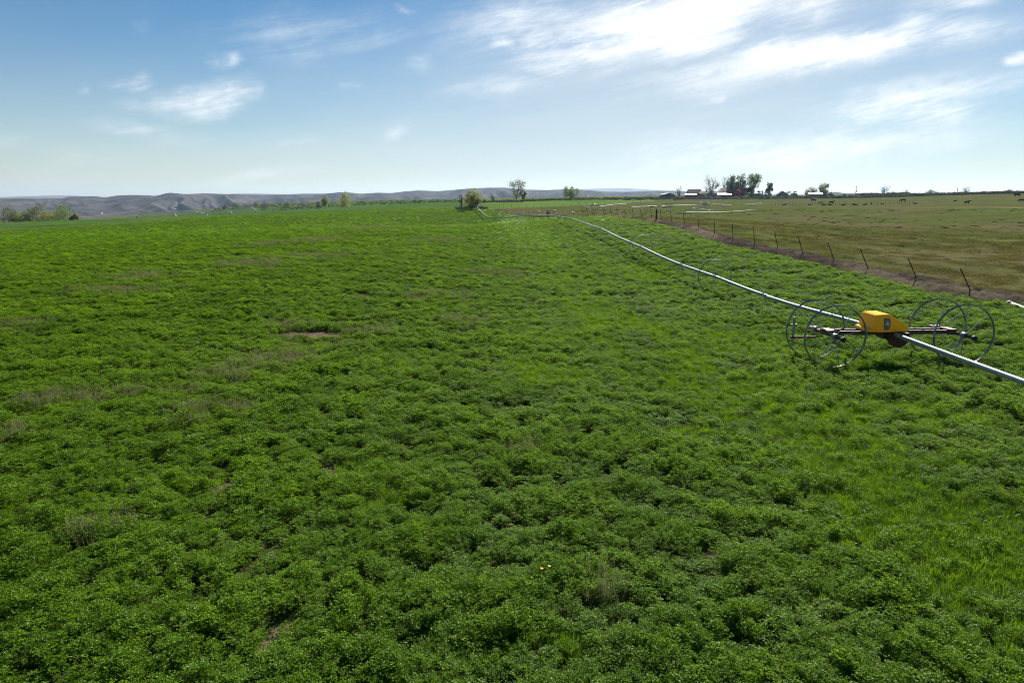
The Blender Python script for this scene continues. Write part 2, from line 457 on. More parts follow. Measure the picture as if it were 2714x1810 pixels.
def build_ground():
    azs = np.concatenate([np.linspace(-180, -62, 40)[:-1], np.linspace(-62, -46, 40)[:-1], np.linspace(-46, 46, 520)[:-1], np.linspace(46, 62, 40)[:-1], np.linspace(62, 180, 41)])
    rs = np.concatenate([[0.3, 1, 2, 3], np.geomspace(4, 60, 190)[:-1], np.geomspace(60, 700, 190)[:-1], np.geomspace(700, 12000, 40)])
    A, Rr = np.meshgrid(R(1) * azs, rs); X = Rr * np.sin(A); Y = Rr * np.cos(A)
    Z = terr(X, Y)
    nr, na = X.shape
    rough = .05 * (fbm(X * .6, Y * .6, 3) - .5) * (Rr < 200)
    Z = Z + rough
    V = np.stack([X.ravel(), Y.ravel(), Z.ravel()], 1)
    i = np.arange(nr - 1)[:, None] * na + np.arange(na - 1)[None]
    F = np.stack([i, i + na, i + na + 1, i + 1], -1).reshape(-1, 4)
    cx = V[F].mean(1)
    zn, _, _, _, _ = zone_lines(cx[:, 0], cx[:, 1])
    zv, r, a, edge, g = zone_lines(V[:, 0], V[:, 1])
    x, y = V[:, 0], V[:, 1]
    n1 = fbm(x * .05, y * .05, 5); n2 = fbm(x * .25, y * .25, 9); n3 = fbm(x * .012, y * .012, 21)
    C = np.zeros((len(V), 3))
    alf = np.array([.050, .098, .014]); yel = np.array([.075, .120, .018])
    C[:] = alf + (yel - alf) * sstep(.35, .7, n1)[:, None]
    marg = np.exp(-((r / edge - 1.01) / .022) ** 2) * sstep(.3, .6, n2 + .15)
    wd = sstep(.60, .70, fbm(x * .09 + 40, y * .05, 33)) * .5
    C = C * (1 - wd[:, None]) + np.array([.085, .085, .035]) * wd[:, None]
    soil = np.array([.050, .040, .022]); nearw = (1 - sstep(25, 90, r))[:, None] * .55  # soil and litter, colour darkened for the shade under the plants
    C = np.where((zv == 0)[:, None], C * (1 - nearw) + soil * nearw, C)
    bs = np.zeros(len(V))
    for (c, rx, ry) in BARE: bs = np.maximum(bs, 1 - np.hypot((x - c[0]) / (rx * 1.15), (y - c[1]) / (ry * 1.15)))
    bs = sstep(.0, .35, bs)[:, None]; C = C * (1 - bs) + np.array([.125, .094, .064]) * (.7 + .6 * n2[:, None]) * bs
    ff = np.array([.052, .104, .022]) + (n3[:, None] - .5) * np.array([.05, .03, .02])
    C = np.where((zv == 1)[:, None], ff, C)
    C = C * (1 - marg[:, None] * .8 * (zv <= 1)[:, None]) + np.array([.10, .105, .05]) * (marg * .8 * (zv <= 1))[:, None]
    # pasture: grazed, olive with dry and earthy patches
    p1 = np.array([.076, .090, .028]); p2 = np.array([.098, .087, .042]); p3 = np.array([.052, .078, .015])
    m1 = sstep(.42, .66, fbm(x * .06 + 3, y * .035 + 8, 51)); m2 = sstep(.45, .7, fbm(x * .3, y * .3, 61))
    pc = p1 * (1 - m1[:, None]) + p2 * m1[:, None]; pc = pc * (1 - .55 * m2[:, None]) + p3 * .55 * m2[:, None]
    track = np.exp(-((r - np.interp(a, [.05, .45, .72], [205, 240, 170]) - 6 * (n1 - .5)) / 1.6) ** 2) * (a > .42)
    pc = pc * (1 - track[:, None]) + np.array([.24, .19, .11]) * track[:, None]
    C = np.where((zv == 2)[:, None], pc, C)
    gf = np.array([.085, .140, .028]) * (.85 + .4 * n1[:, None])
    C = np.where((zv == 3)[:, None], gf, C)
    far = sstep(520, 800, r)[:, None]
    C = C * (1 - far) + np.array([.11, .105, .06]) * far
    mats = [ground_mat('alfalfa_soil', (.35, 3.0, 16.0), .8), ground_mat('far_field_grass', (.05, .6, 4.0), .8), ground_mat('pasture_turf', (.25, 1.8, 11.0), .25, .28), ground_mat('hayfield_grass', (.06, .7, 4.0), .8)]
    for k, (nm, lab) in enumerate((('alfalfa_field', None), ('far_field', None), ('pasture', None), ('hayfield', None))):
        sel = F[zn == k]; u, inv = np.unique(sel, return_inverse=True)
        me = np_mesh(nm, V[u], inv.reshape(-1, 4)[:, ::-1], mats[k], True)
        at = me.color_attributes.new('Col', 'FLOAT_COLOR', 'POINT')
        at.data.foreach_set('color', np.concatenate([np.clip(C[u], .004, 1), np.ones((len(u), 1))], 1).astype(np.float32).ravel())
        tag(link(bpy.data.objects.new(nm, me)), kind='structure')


build_ground()


# ------------------------------------------------------------------ hills
def hill_mat(name, c1, c2, c3, scale):
    m, nt, N, L, B = new_mat(name)
    tc = N.new('ShaderNodeTexCoord'); mp = N.new('ShaderNodeMapping'); mp.inputs['Scale'].default_value = (1, .6, 3.0); L.new(tc.outputs['Object'], mp.inputs[0])
    t1 = N.new('ShaderNodeTexNoise'); t1.inputs['Scale'].default_value = scale; t1.inputs['Detail'].default_value = 12; t1.inputs['Roughness'].default_value = .78
    L.new(mp.outputs[0], t1.inputs['Vector'])
    rp = N.new('ShaderNodeValToRGB'); e = rp.color_ramp.elements
    e[0].position = .40; e[0].color = (*c1, 1); e[1].position = .60; e[1].color = (*c3, 1); k = e.new(.49); k.color = (*c2, 1)
    L.new(t1.outputs[0], rp.inputs[0]); L.new(rp.outputs[0], B.inputs['Base Color'])
    B.inputs['Roughness'].default_value = 1; B.inputs['Specular IOR Level'].default_value = 0
    return m


def hills(name, sky_pts, d0, d1, dback, zbase, rav, seed, mt, nx=420, nt=46, wob=1.0):
    px = np.array([p[0] for p in sky_pts], float); py = np.array([p[1] for p in sky_pts], float)
    xs = np.linspace(px[0], px[-1], nx); ys = np.interp(xs, px, py)
    # soften the polyline a little
    ker = np.array([1, 2, 3, 2, 1.]); ker /= ker.sum(); ys = np.convolve(np.pad(ys, 2, 'edge'), ker, 'valid')
    az = np.array([math.atan2(*ray(a, b)[:2]) for a, b in zip(xs, ys)])
    el = np.array([math.atan2(ray(a, b)[2], math.hypot(*ray(a, b)[:2])) for a, b in zip(xs, ys)])
    dc = d1 * (1 + .12 * (fbm(az * 5, az * 0, seed) - .5))
    zc = CAM_H + np.tan(el) * dc
    T = np.concatenate([np.linspace(0, 1, nt), 1 + np.linspace(0, 1, 9)[1:]])
    V = []
    for t in T:
        if t <= 1:
            r = d0 + (dc - d0) * t
            shape = t ** .85
            n = fbm(az * 26 + 5, t * 2.2 + az * 0, seed + 7, 5); wp = .9 * fbm(az * 9, t * 1.6 + az * 0, seed + 9, 3) + .5 * t
            rd = 1 - np.abs(2 * vnoise(az * 30 + wp * 2.4, az * 0 + t * .9 + wp, seed + 2) - 1)
            rd2 = 1 - np.abs(2 * vnoise(az * 85 + wp * 6, az * 0 + t * 2.6, seed + 4) - 1)
            env = math.sin(min(1, t) * math.pi) ** .8 * (zc - zbase)
            z = zbase + (zc - zbase) * shape + env * (rav * (.55 * (rd - .5) + .25 * (rd2 - .5)) + .22 * (n - .5))
            z = np.minimum(z, CAM_H + (zc - CAM_H) * r / dc - (1 - t) * 1.5)
            r = r + wob * 120 * (n - .5) * (1 - t)
        else:
            k = t - 1; r = dc + (dback - dc) * k; z = zc - (zc - zbase) * k ** 1.3
        V.append(np.stack([r * np.sin(az), r * np.cos(az), z], 1))
    V = np.concatenate(V); na = nx; i = np.arange(len(T) - 1)[:, None] * na + np.arange(na - 1)[None]
    F = np.stack([i, i + 1, i + na + 1, i + na], -1).reshape(-1, 4)
    o = link(bpy.data.objects.new(name, np_mesh(name, V, F, mt, True)))
    return tag(o, kind='structure')


ridge = [(-500, 520), (-200, 524), (0, 527), (120, 526.5), (168, 526), (180, 521.5), (250, 520.5), (280, 523.5), (310, 518.5), (345, 517), (395, 518), (412, 520), (428, 516), (442, 512), (456, 511), (466, 512.5), (490, 515),
         (545, 513), (610, 515), (680, 516.5), (760, 516), (830, 516), (870, 513), (905, 509.5), (930, 511), (955, 514), (1000, 511), (1040, 512), (1070, 508), (1110, 505), (1160, 507), (1200, 504),
         (1240, 500), (1290, 498), (1340, 497.5), (1390, 503), (1450, 504), (1500, 502), (1540, 503), (1600, 508), (1660, 509), (1740, 506), (1790, 506), (1830, 508), (1900, 513), (2000, 521), (2060, 532)]
right = [(2060, 532), (2120, 522), (2190, 511.5), (2215, 508.5), (2240, 513), (2270, 513), (2330, 513.5), (2400, 516), (2440, 513), (2480, 512), (2530, 514.5), (2570, 513), (2610, 509), (2640, 508), (2714, 508), (3000, 504), (3300, 510)]
farp = [(-400, 522), (-60, 524), (30, 522), (90, 520), (150, 518.5), (200, 519), (260, 523), (330, 524), (480, 524), (560, 519), (600, 514.5), (645, 512.5), (720, 514.5), (770, 515.5), (800, 512.5), (850, 513), (900, 516), (1100, 514), (1400, 508),
        (1480, 506), (1530, 503), (1560, 500), (1620, 499.8), (1655, 498.5), (1690, 501), (1740, 504), (1800, 508), (1900, 512), (2060, 514), (2150, 516), (2300, 518), (2700, 516), (3000, 516)]
hm1 = hill_mat('hill_sage', (.020, .027, .030), (.058, .057, .056), (.120, .100, .094), .006)  # scrub mottle whose contrast also paints in lit relief; darkest tone blued for haze
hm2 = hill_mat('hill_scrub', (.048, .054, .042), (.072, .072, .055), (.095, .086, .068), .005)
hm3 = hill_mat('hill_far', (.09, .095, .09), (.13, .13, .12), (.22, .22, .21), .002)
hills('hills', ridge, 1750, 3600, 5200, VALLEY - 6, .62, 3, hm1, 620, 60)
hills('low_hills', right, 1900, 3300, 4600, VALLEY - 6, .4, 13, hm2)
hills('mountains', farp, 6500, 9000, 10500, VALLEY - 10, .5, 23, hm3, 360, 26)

# ------------------------------------------------------------------ haze
hb = MB(); top = 190.0; bot = VALLEY - 18
hb.box((0, 0, (top + bot) / 2), (26000, 26000, top - bot))
hz_m = bpy.data.materials.new('haze'); hz_m.use_nodes = True
hn = hz_m.node_tree.nodes
for n in list(hn): hn.remove(n)
ho = hn.new('ShaderNodeOutputMaterial'); hv = hn.new('ShaderNodeVolumePrincipled')
hv.inputs['Color'].default_value = (.56, .75, 1.0, 1); hv.inputs['Density'].default_value = HAZE_DENSITY; hv.inputs['Anisotropy'].default_value = .45
hz_m.node_tree.links.new(hv.outputs[0], ho.inputs['Volume'])
tag(hb.build('haze', hz_m), kind='stuff')

# ------------------------------------------------------------------ scattered growth
def scatter(name, pos, rot, scl, idx, protos, label=None, cat=None):
    n = len(pos)
    me = bpy.data.meshes.new(name); me.vertices.add(n); me.vertices.foreach_set('co', np.asarray(pos, np.float32).ravel())
    a = me.attributes.new('rot', 'FLOAT_VECTOR', 'POINT'); a.data.foreach_set('vector', np.asarray(rot, np.float32).ravel())
    a = me.attributes.new('scl', 'FLOAT_VECTOR', 'POINT'); a.data.foreach_set('vector', np.asarray(scl, np.float32).ravel())
    a = me.attributes.new('idx', 'INT', 'POINT'); a.data.foreach_set('value', np.asarray(idx, np.int32))
    o = link(bpy.data.objects.new(name, me))
    c = bpy.data.collections.new(name + '_kinds')
    for k, pm in enumerate(protos):
        c.objects.link(bpy.data.objects.new('%s_kind_%02d' % (name, k), pm))
    ng = bpy.data.node_groups.new(name, 'GeometryNodeTree')
    ng.interface.new_socket('Geometry', in_out='INPUT', socket_type='NodeSocketGeometry')
    ng.interface.new_socket('Geometry', in_out='OUTPUT', socket_type='NodeSocketGeometry')
    N = ng.nodes; L = ng.links
    gi = N.new('NodeGroupInput'); go = N.new('NodeGroupOutput')
    ip = N.new('GeometryNodeInstanceOnPoints'); ci = N.new('GeometryNodeCollectionInfo')
    ci.inputs['Collection'].default_value = c; ci.inputs['Separate Children'].default_value = True; ci.inputs['Reset Children'].default_value = True
    ip.inputs['Pick Instance'].default_value = True

    def attr(nm, ty):
        q = N.new('GeometryNodeInputNamedAttribute'); q.data_type = ty; q.inputs['Name'].default_value = nm
        return q.outputs['Attribute']
    L.new(gi.outputs[0], ip.inputs['Points']); L.new(ci.outputs[0], ip.inputs['Instance'])
    L.new(attr('idx', 'INT'), ip.inputs['Instance Index'])
    e2r = N.new('FunctionNodeEulerToRotation'); L.new(attr('rot', 'FLOAT_VECTOR'), e2r.inputs[0]); L.new(e2r.outputs[0], ip.inputs['Rotation'])
    L.new(attr('scl', 'FLOAT_VECTOR'), ip.inputs['Scale']); L.new(ip.outputs[0], go.inputs[0])
    md = o.modifiers.new('scatter', 'NODES'); md.node_group = ng
    return tag(o, label, cat, None, 'stuff')


def quads_to_mesh(name, Q, mt):
    Q = np.asarray(Q); n = len(Q)
    return np_mesh(name, Q.reshape(-1, 3), np.arange(n * 4).reshape(n, 4), mt)


def leaflets(c, dirv, nrm, ln, wd, fold=.0):
    """diamond leaflets: base, side, tip, side"""
    side = np.cross(nrm, dirv); side /= np.linalg.norm(side, axis=1, keepdims=True) + 1e-9
    tip = c + dirv * ln[:, None]; mid = c + dirv * (ln * .55)[:, None] + nrm * fold
    return np.stack([c, mid + side * wd[:, None], tip, mid - side * wd[:, None]], 1)


def unit(v): return v / (np.linalg.norm(v, axis=1, keepdims=True) + 1e-9)


def alfalfa_proto(name, seed, mt, stems=16, H=.30, rad=.17, lf=.030, perstem=3, tip=7):
    g = np.random.default_rng(seed); cs_ = []; ds = []; ns = []; ls = []
    for s in range(stems):
        an = g.uniform(0, 2 * math.pi); rr = rad * math.sqrt(g.uniform(0, 1)); h = H * (1 - .45 * (rr / rad) ** 2) * g.uniform(.8, 1.12)
        top = np.array([rr * math.cos(an), rr * math.sin(an), h]); base = top * np.array([.3, .3, 0])
        for q in range(perstem + tip):
            if q < perstem:
                t = g.uniform(.35, .95); c = base + (top - base) * t + g.normal(0, .012, 3)
            else:
                c = top + g.normal(0, .008, 3)
            a2 = g.uniform(0, 2 * math.pi) if q < perstem else 2 * math.pi * (q - perstem) / tip + g.uniform(-.3, .3)
            up = g.uniform(-.1, .55); d = np.array([math.cos(a2), math.sin(a2), up]); d /= np.linalg.norm(d)
            c2 = c + d * g.uniform(.012, .03); size = g.uniform(.7, 1.15) * (1.0 if q < perstem else .85)
            for k in (-1, 0, 1):
                a3 = a2 + k * .95; d3 = np.array([math.cos(a3), math.sin(a3), up + g.uniform(-.25, .25)])
                cs_.append(c2); ds.append(d3); ns.append(np.array([g.normal(0, .6), g.normal(0, .6), 1.0])); ls.append(lf * size)
    c = np.array(cs_); d = unit(np.array(ds)); n = np.array(ns); n = unit(n - d * (n * d).sum(1, keepdims=True)); ln = np.array(ls)
    return quads_to_mesh(name, leaflets(c, d, n, ln, ln * .30, .003), mt)


def grass_proto(name, seed, mt, blades=74, H=.23, rad=.11, w=.0027, lean=.5):
    g = np.random.default_rng(seed); Q = []
    for b in range(blades):
        an = g.uniform(0, 2 * math.pi); rr = rad * math.sqrt(g.uniform()); p = np.array([rr * math.cos(an), rr * math.sin(an), 0.])
        a2 = an + g.normal(0, .8); out = np.array([math.cos(a2), math.sin(a2), 0]); h = H * g.uniform(.55, 1.15); k = lean * g.uniform(.3, 1.2)
        sd = np.array([-math.sin(a2 + g.normal(0, .5)), math.cos(a2), 0]); sd /= np.linalg.norm(sd); ww = w * g.uniform(.7, 1.4)
        pts = [p + np.array([0, 0, h * t]) * (1 - .28 * k * t) + out * (h * k * t * t) for t in (0, .4, .75, 1.0)]
        ws = [ww, ww, ww * .7, ww * .1]
        for i in range(3):
            Q.append([pts[i] - sd * ws[i], pts[i] + sd * ws[i], pts[i + 1] + sd * ws[i + 1], pts[i + 1] - sd * ws[i + 1]])
    return quads_to_mesh(name, Q, mt)


def weed_proto(name, seed, mt, stems=16, H=.42, rad=.22):
    g = np.random.default_rng(seed); Q = []
    for s in range(stems):
        an = g.uniform(0, 2 * math.pi); rr = rad * math.sqrt(g.uniform()); p = np.array([rr * math.cos(an), rr * math.sin(an), 0.])
        top = p + np.array([g.normal(0, .07), g.normal(0, .07), H * g.uniform(.7, 1.15)])
        sd = np.array([math.cos(an), math.sin(an), 0]) * .0016
        Q.append([p - sd, p + sd, top + sd, top - sd])
        for k in range(16):
            t = g.uniform(.45, 1.0); c = p + (top - p) * t; d = g.normal(0, 1, 3); d /= np.linalg.norm(d); c2 = c + d * .018
            s1 = np.cross(d, [0, 0, 1]) * .005
            Q.append([c2 - s1, c2 - d * .006, c2 + s1, c2 + d * .009])
    return quads_to_mesh(name, Q, mt)


def wedge_points(r0, r1, dens, half=64, jit=True):
    area = R(2 * half) / 2 * (r1 * r1 - r0 * r0); n = int(area * dens)
    r = np.sqrt(rng.uniform(r0 * r0, r1 * r1, n)); a = R(half) * rng.uniform(-1, 1, n)
    return r * np.sin(a), r * np.cos(a)


WEEDS = [(gp(640, 840), 2.2, 1.1), (gp(740, 800), 1.6, 1.0), (gp(460, 950), 1.5, .6), (gp(290, 915), 1.6, .9), (gp(170, 925), 1.5, .8), (gp(60, 990), 1.0, .9), (gp(420, 985), .7, .45), (gp(1000, 690), 2.4, 1.6), (gp(1065, 748), 1.8, 1.1), (gp(255, 690), 3.4, 1.6),
         (gp(320, 660), 3.5, 2), (gp(640, 588), 3.0, 2.8), (gp(715, 582), 3.0, 4), (gp(735, 617), 3.0, 2.5), (gp(600, 632), 3.0, 2.5), (gp(830, 545), 5, 4), (gp(1005, 578), 3, 3), (gp(860, 770), 1.6, 1.0), (gp(1195, 1045), .5, .4),
         (gp(650, 755), 1.4, .7), (gp(240, 1240), .4, .35), (gp(1380, 1360), .35, .25), (gp(540, 870), 1.2, .8), (gp(30, 760), 2.4, 1.6), (gp(1150, 640), 2.6, 2.4)]
GRASSY = [(gp(1640, 880), 3.2, 2.6), (gp(1850, 960), 2.6, 2.0), (gp(2050, 1060), 1.8, 1.6), (gp(2230, 1200), 1.3, 1.4), (gp(2330, 1330), 1.1, 1.0), (gp(1350, 700), 2.4, 6.0), (gp(1250, 850), 1.6, 2.4), (gp(900, 830), 1.6, 1.6),
          (gp(1700, 790), 2.6, 3), (gp(2000, 840), 2.8, 2.0), (gp(1230, 570), 5, 14), (gp(1500, 640), 2.8, 6), (gp(820, 1090), .5, .5), (gp(900, 1160), .5, .5), (gp(905, 965), .3, .3), (gp(1300, 1480), .25, .3), (gp(1150, 1500), .5, .35), (gp(730, 800), 1.0, .9), (gp(1900, 1000), 1.6, 1.2), (gp(2100, 950), 2.2, 1.6), (gp(1600, 1000), 1.2, .9)]


def blobs(lst, x, y, wob=.35):
    m = np.zeros(x.shape)
    w = 1 + wob * 2 * (fbm(x * 1.1, y * 1.1, 77, 3) - .5)
    for (c, rx, ry) in lst:
        m = np.maximum(m, 1 - np.sqrt(((x - c[0]) / rx) ** 2 + ((y - c[1]) / ry) ** 2) * w * .8)
    return m


def cover(x, y):
    """how high the alfalfa stands and which growth has the place"""
    mound = .62 * fbm(x * 1.5, y * 2.3, 101, 3) + .38 * fbm(x * .45, y * .8, 111, 2)
    fine = (.6 * vnoise(x * 5.2, y * 5.2, 121) + .4 * vnoise(x * 2.9 + 7, y * 3.6, 123))
    hgt = .52 + .46 * sstep(.36, .62, mound) * (.55 + .75 * fine) + .34 * (fine - .5)
    bare = blobs(BARE, x, y); weed = blobs(WEEDS, x, y, .8); grs = blobs(GRASSY, x, y, .7)
    strip = np.exp(-((x - np.interp(y, [0, 9.4, 14, 20, 33, 66, 120], [6.6, 6.6, 6.5, 4.9, 3.7, 3.0, 0])) / np.interp(y, [0, 14, 33, 110], [1.3, 1.9, 2.2, 3.0])) ** 2) * .82
    grs = np.maximum(grs, strip * sstep(.28, .55, fbm(x * .45, y * .3, 131) + .12))
    return hgt, mound, fine, bare, weed, grs


alf_m = leaf_mat('alfalfa_leaf', (.088, .194, .011), (.172, .356, .011), .47, .010, .42, .34, (1.25, 1.0, .8))
gr_m = leaf_mat('grass_blade', (.082, .178, .012), (.148, .305, .011), .47, .020, .34, .3, (1.2, 1.0, .8))
wd_m = leaf_mat('weed_stalk', (.235, .215, .120), (.24, .22, .10), .35, .0, .5, .3)
ps_m = leaf_mat('pasture_blade', (.095, .110, .034), (.115, .132, .034), .40, .0, .4, .3, (1.35, 1.0, .9))
ALF = [alfalfa_proto('alfalfa_plant', 200 + k, alf_m) for k in range(7)]
GRS = [grass_proto('grass_tuft', 300 + k, gr_m, lean=.35 + .12 * k) for k in range(4)]
WDS = [weed_proto('weed_plant', 400 + k, wd_m) for k in range(3)]
PST = [grass_proto('pasture_tuft', 500 + k, ps_m, 70, .060, .26, .006, .9) for k in range(3)]


def rots(n, tilt=.16): return np.stack([rng.normal(0, tilt, n), rng.normal(0, tilt, n), rng.uniform(0, 2 * math.pi, n)], 1)


def build_crop():
    ap, ar, as_, ai = [], [], [], []; gpnt, grt, gsc, gid = [], [], [], []; wp, wr, ws, wi = [], [], [], []
    for (r0, r1, dens, sx, sz) in ((3.2, 14, 58, .80, .90), (14, 30, 40, .92, .90), (30, 60, 20, 1.2, .90), (60, 110, 10, 1.7, .8), (110, 235, 3.0, 2.9, .65)):
        x, y = wedge_points(r0, r1, dens)
        zn, r, a, edge, g = zone_lines(x, y)
        bank = fence_x(y) - x
        ok = (zn == 0) & (bank > np.interp(y, [10, 40, 60, 90, 140], [2.1, 1.9, 1.5, .9, .8])) & (r < edge * .985)
        x, y = x[ok], y[ok]; r = r[ok]
        h, mound, fine, bare, weed, grs = cover(x, y)
        gl = .5 * fbm(x * .9, y * .9, 141, 3) + .5 * rng.uniform(0, 1, len(x))
        isg = grs * 1.15 > gl * .95; isw = (weed > gl * .95 + .02) & ~isg
        gap = ((mound < .335) | (fine < .16)) & (rng.uniform(0, 1, len(x)) < .6)
        keep = (bare < .10) & ~gap
        s = keep & ~(isg & (rng.uniform(0, 1, len(x)) < .82)) & ~(isw & (rng.uniform(0, 1, len(x)) < .25)); n = s.sum(); q = rng.uniform(.8, 1.2, n)
        z = terr(x[s], y[s]) - .02 - .10 * sstep(50, 120, r[s])
        ap.append(np.stack([x[s], y[s], z], 1)); ar.append(rots(n)); hh = h[s] * q
        as_.append(np.stack([sx * q * (.8 + .25 * hh), sx * q * (.8 + .25 * hh), sz * hh], 1)); ai.append(rng.integers(0, len(ALF), n))
        # a few blades grow through the alfalfa too
        s = np.flatnonzero((bare < .3) & (isg | (rng.uniform(0, 1, len(x)) < .03))); s = np.concatenate([s, s[rng.uniform(0, 1, len(s)) < .8]]); x = x.copy(); y = y.copy(); x[s] += 0; n = len(s); q = rng.uniform(.7, 1.25, n) * (.65 + .5 * fbm(x[s] * .5, y[s] * .5, 151, 2))
        gx = x[s] + rng.normal(0, .12, n); gy = y[s] + rng.normal(0, .12, n); gpnt.append(np.stack([gx, gy, terr(gx, gy) - .02], 1)); grt.append(rots(n, .22)); gsc.append(np.stack([1.2 * sx * q, 1.2 * sx * q, .78 * sz * q], 1)); gid.append(rng.integers(0, len(GRS), n))
        s = isw & (bare < .3) & (rng.uniform(0, 1, len(x)) < .42); n = s.sum(); q = rng.uniform(.75, 1.2, n)
        wp.append(np.stack([x[s], y[s], terr(x[s], y[s]) - .02], 1)); wr.append(rots(n, .12)); ws.append(np.stack([sx * q, sx * q, sz * q], 1)); wi.append(rng.integers(0, len(WDS), n))
    cc = np.concatenate
    scatter('alfalfa', cc(ap), cc(ar), cc(as_), cc(ai), ALF, 'lush green alfalfa covering the field in low uneven clumps', 'crop')
    scatter('grass', cc(gpnt), cc(grt), cc(gsc), cc(gid), GRS, 'fine bright grass growing in patches between the alfalfa and along the pipe', 'grass')
    scatter('weeds', cc(wp), cc(wr), cc(ws), cc(wi), WDS, 'greyish brown seeding weeds standing in faded patches of the alfalfa', 'weeds')
    # pasture tufts
    pp, pr, pq, pi_ = [], [], [], []
    for (r0, r1, dens, sx, sz) in ((25, 60, 9.0, 1.2, .9), (60, 120, 3.4, 2.0, 1.0)):
        x, y = wedge_points(r0, r1, dens, 60); zn, r, a, edge, g = zone_lines(x, y)
        nn = fbm(x * .5, y * .5, 161, 3); ok = (zn == 2) & (x - fence_x(y) > 1.4) & (nn > .42) & (rng.uniform(0, 1, len(x)) < 1 - sstep(60, 120, r)); x, y, nn = x[ok], y[ok], nn[ok]; n = len(x); q = rng.uniform(.6, 1.2, n) * (.6 + nn)
        pp.append(np.stack([x, y, terr(x, y) - .01], 1)); pr.append(rots(n, .1)); pq.append(np.stack([sx * q, sx * q, sz * q], 1)); pi_.append(rng.integers(0, len(PST), n))
    scatter('pasture_grass', cc(pp), cc(pr), cc(pq), cc(pi_), PST, 'short grazed olive grass of the pasture beyond the wire fence', 'grass')


build_crop()


def hit(px, py, dmax=600.0, fallback=None):
    """where the line of sight meets the ground"""
    d = np.concatenate([np.linspace(5, 120, 900), np.linspace(120.2, dmax, 1600)])
    r = ray(px, py); k = d / r[1]; x = r[0] * k; z = CAM_H + r[2] * k
    below = z <= terr(x, d)
    if not below.any():
        d0 = fallback or dmax; return on(px, d0)
    i = int(np.argmax(below)); return (float(x[i]), float(d[i]), tz(x[i], d[i]))


# ------------------------------------------------------------------ dirt bank under the fence
def build_bank():
    ys = np.concatenate([np.linspace(10, 60, 420)[:-1], np.linspace(60, 203, 300)]); na = 25
    fx = fence_x(ys); w = np.interp(ys, [10, 35, 60, 90, 140, 203], [1.7, 1.45, 1.2, .85, .6, .6])
    T = np.linspace(-1, 1, na); X = fx[:, None] + (T[None] + .12) * w[:, None] * (1 + .35 * (fbm(ys * .5, ys * 0, 171) - .5)[:, None]); Y = np.repeat(ys[:, None], na, 1)
    env = np.clip(1 - np.abs(T) ** 2.2, 0, 1)[None]
    h = env * (.05 + .34 * fbm(X * .8, Y * .45, 181, 3) * np.minimum(1, w[:, None])) + env * .26 * (fbm(X * 3.2, Y * 3.2, 191, 4) - .4) + (env - 1 + .06) * .10
    Z = terr(X, Y) + h
    V = np.stack([X.ravel(), Y.ravel(), Z.ravel()], 1); nr = len(ys); i = np.arange(nr - 1)[:, None] * na + np.arange(na - 1)[None]
    F = np.stack([i, i + 1, i + na + 1, i + na], -1).reshape(-1, 4)
    me = np_mesh('dirt_bank', V, F, ground_mat('bank_earth', (1.2, 7.0, 30.0), 1.0, .35), True)
    x, y = V[:, 0], V[:, 1]
    straw = sstep(.5, .68, fbm(x * .35 + 4, y * .18, 201, 3)) * (x < fence_x(y) + .1)
    c = np.array([.098, .078, .060]) * (.75 + .5 * fbm(x * .9, y * .9, 211, 3))[:, None]
    c = c * (1 - .75 * straw[:, None]) + np.array([.20, .17, .11]) * .75 * straw[:, None]
    at = me.color_attributes.new('Col', 'FLOAT_COLOR', 'POINT')
    at.data.foreach_set('color', np.concatenate([c, np.ones((len(V), 1))], 1).astype(np.float32).ravel())
    tag(link(bpy.data.objects.new('dirt_bank', me)), kind='structure')


build_bank()

# ------------------------------------------------------------------ wheel line (irrigation)
alu = mat('galvanised_pipe', (.31, .335, .325), .52, .3, .14, 6.0, .05, stretch=(1, 1, 1), detail=8)
steel = mat('weathered_steel', (.25, .25, .25), .45, .5, .4, 14.0, .1)
rust = mat('rusty_red_paint', (.060, .016, .012), .65, .0, .4, 9.0, .15, col2=(.125, .045, .028))
darkred = mat('dark_red_guard', (.075, .012, .010), .55, .0, .3, 8.0)
black = mat('black_rubber', (.018, .018, .018), .6, 0, .3, 9)
greyst = mat('grey_worn_sticker', (.11, .12, .13), .6, 0, .5, 18.0, 0, col2=(.30, .25, .12), thr=(.42, .62))
whitest = mat('white_print', (.62, .62, .58), .6, 0, .15, 20)
wood = mat('old_wood', (.050, .040, .032), .85, 0, .4, 9.0, .4, stretch=(1, 1, .15))
tpost = mat('rusted_post_steel', (.055, .038, .028), .7, .2, .35, 12.0, .1)
wire_m = mat('fence_wire', (.16, .15, .14), .5, .8, .2, 20)

path_w = [Vector((12.6, 4.0, .875)), Vector((11.9, 10.0, .875))] + [Vector(P(*t)) for t in PIPE_PIX]
for i in range(2, len(path_w)):
    p = path_w[i]
    if i < 5: p.z = max(p.z, tz(p.x, p.y) + WHEEL_R)
path_w[3].z = tz(path_w[3].x, path_w[3].y) + .94


def catmull(pts, n=14):
    out = []
    for i in range(len(pts) - 1):
        p0 = pts[max(i - 1, 0)]; p1 = pts[i]; p2 = pts[i + 1]; p3 = pts[min(i + 2, len(pts) - 1)]
        for k in range(n):
            t = k / n
            out.append(.5 * (2 * p1 + (p2 - p0) * t + (2 * p0 - 5 * p1 + 4 * p2 - p3) * t * t + (3 * p1 - p0 - 3 * p2 + p3) * t ** 3))
    out.append(pts[-1]); return out


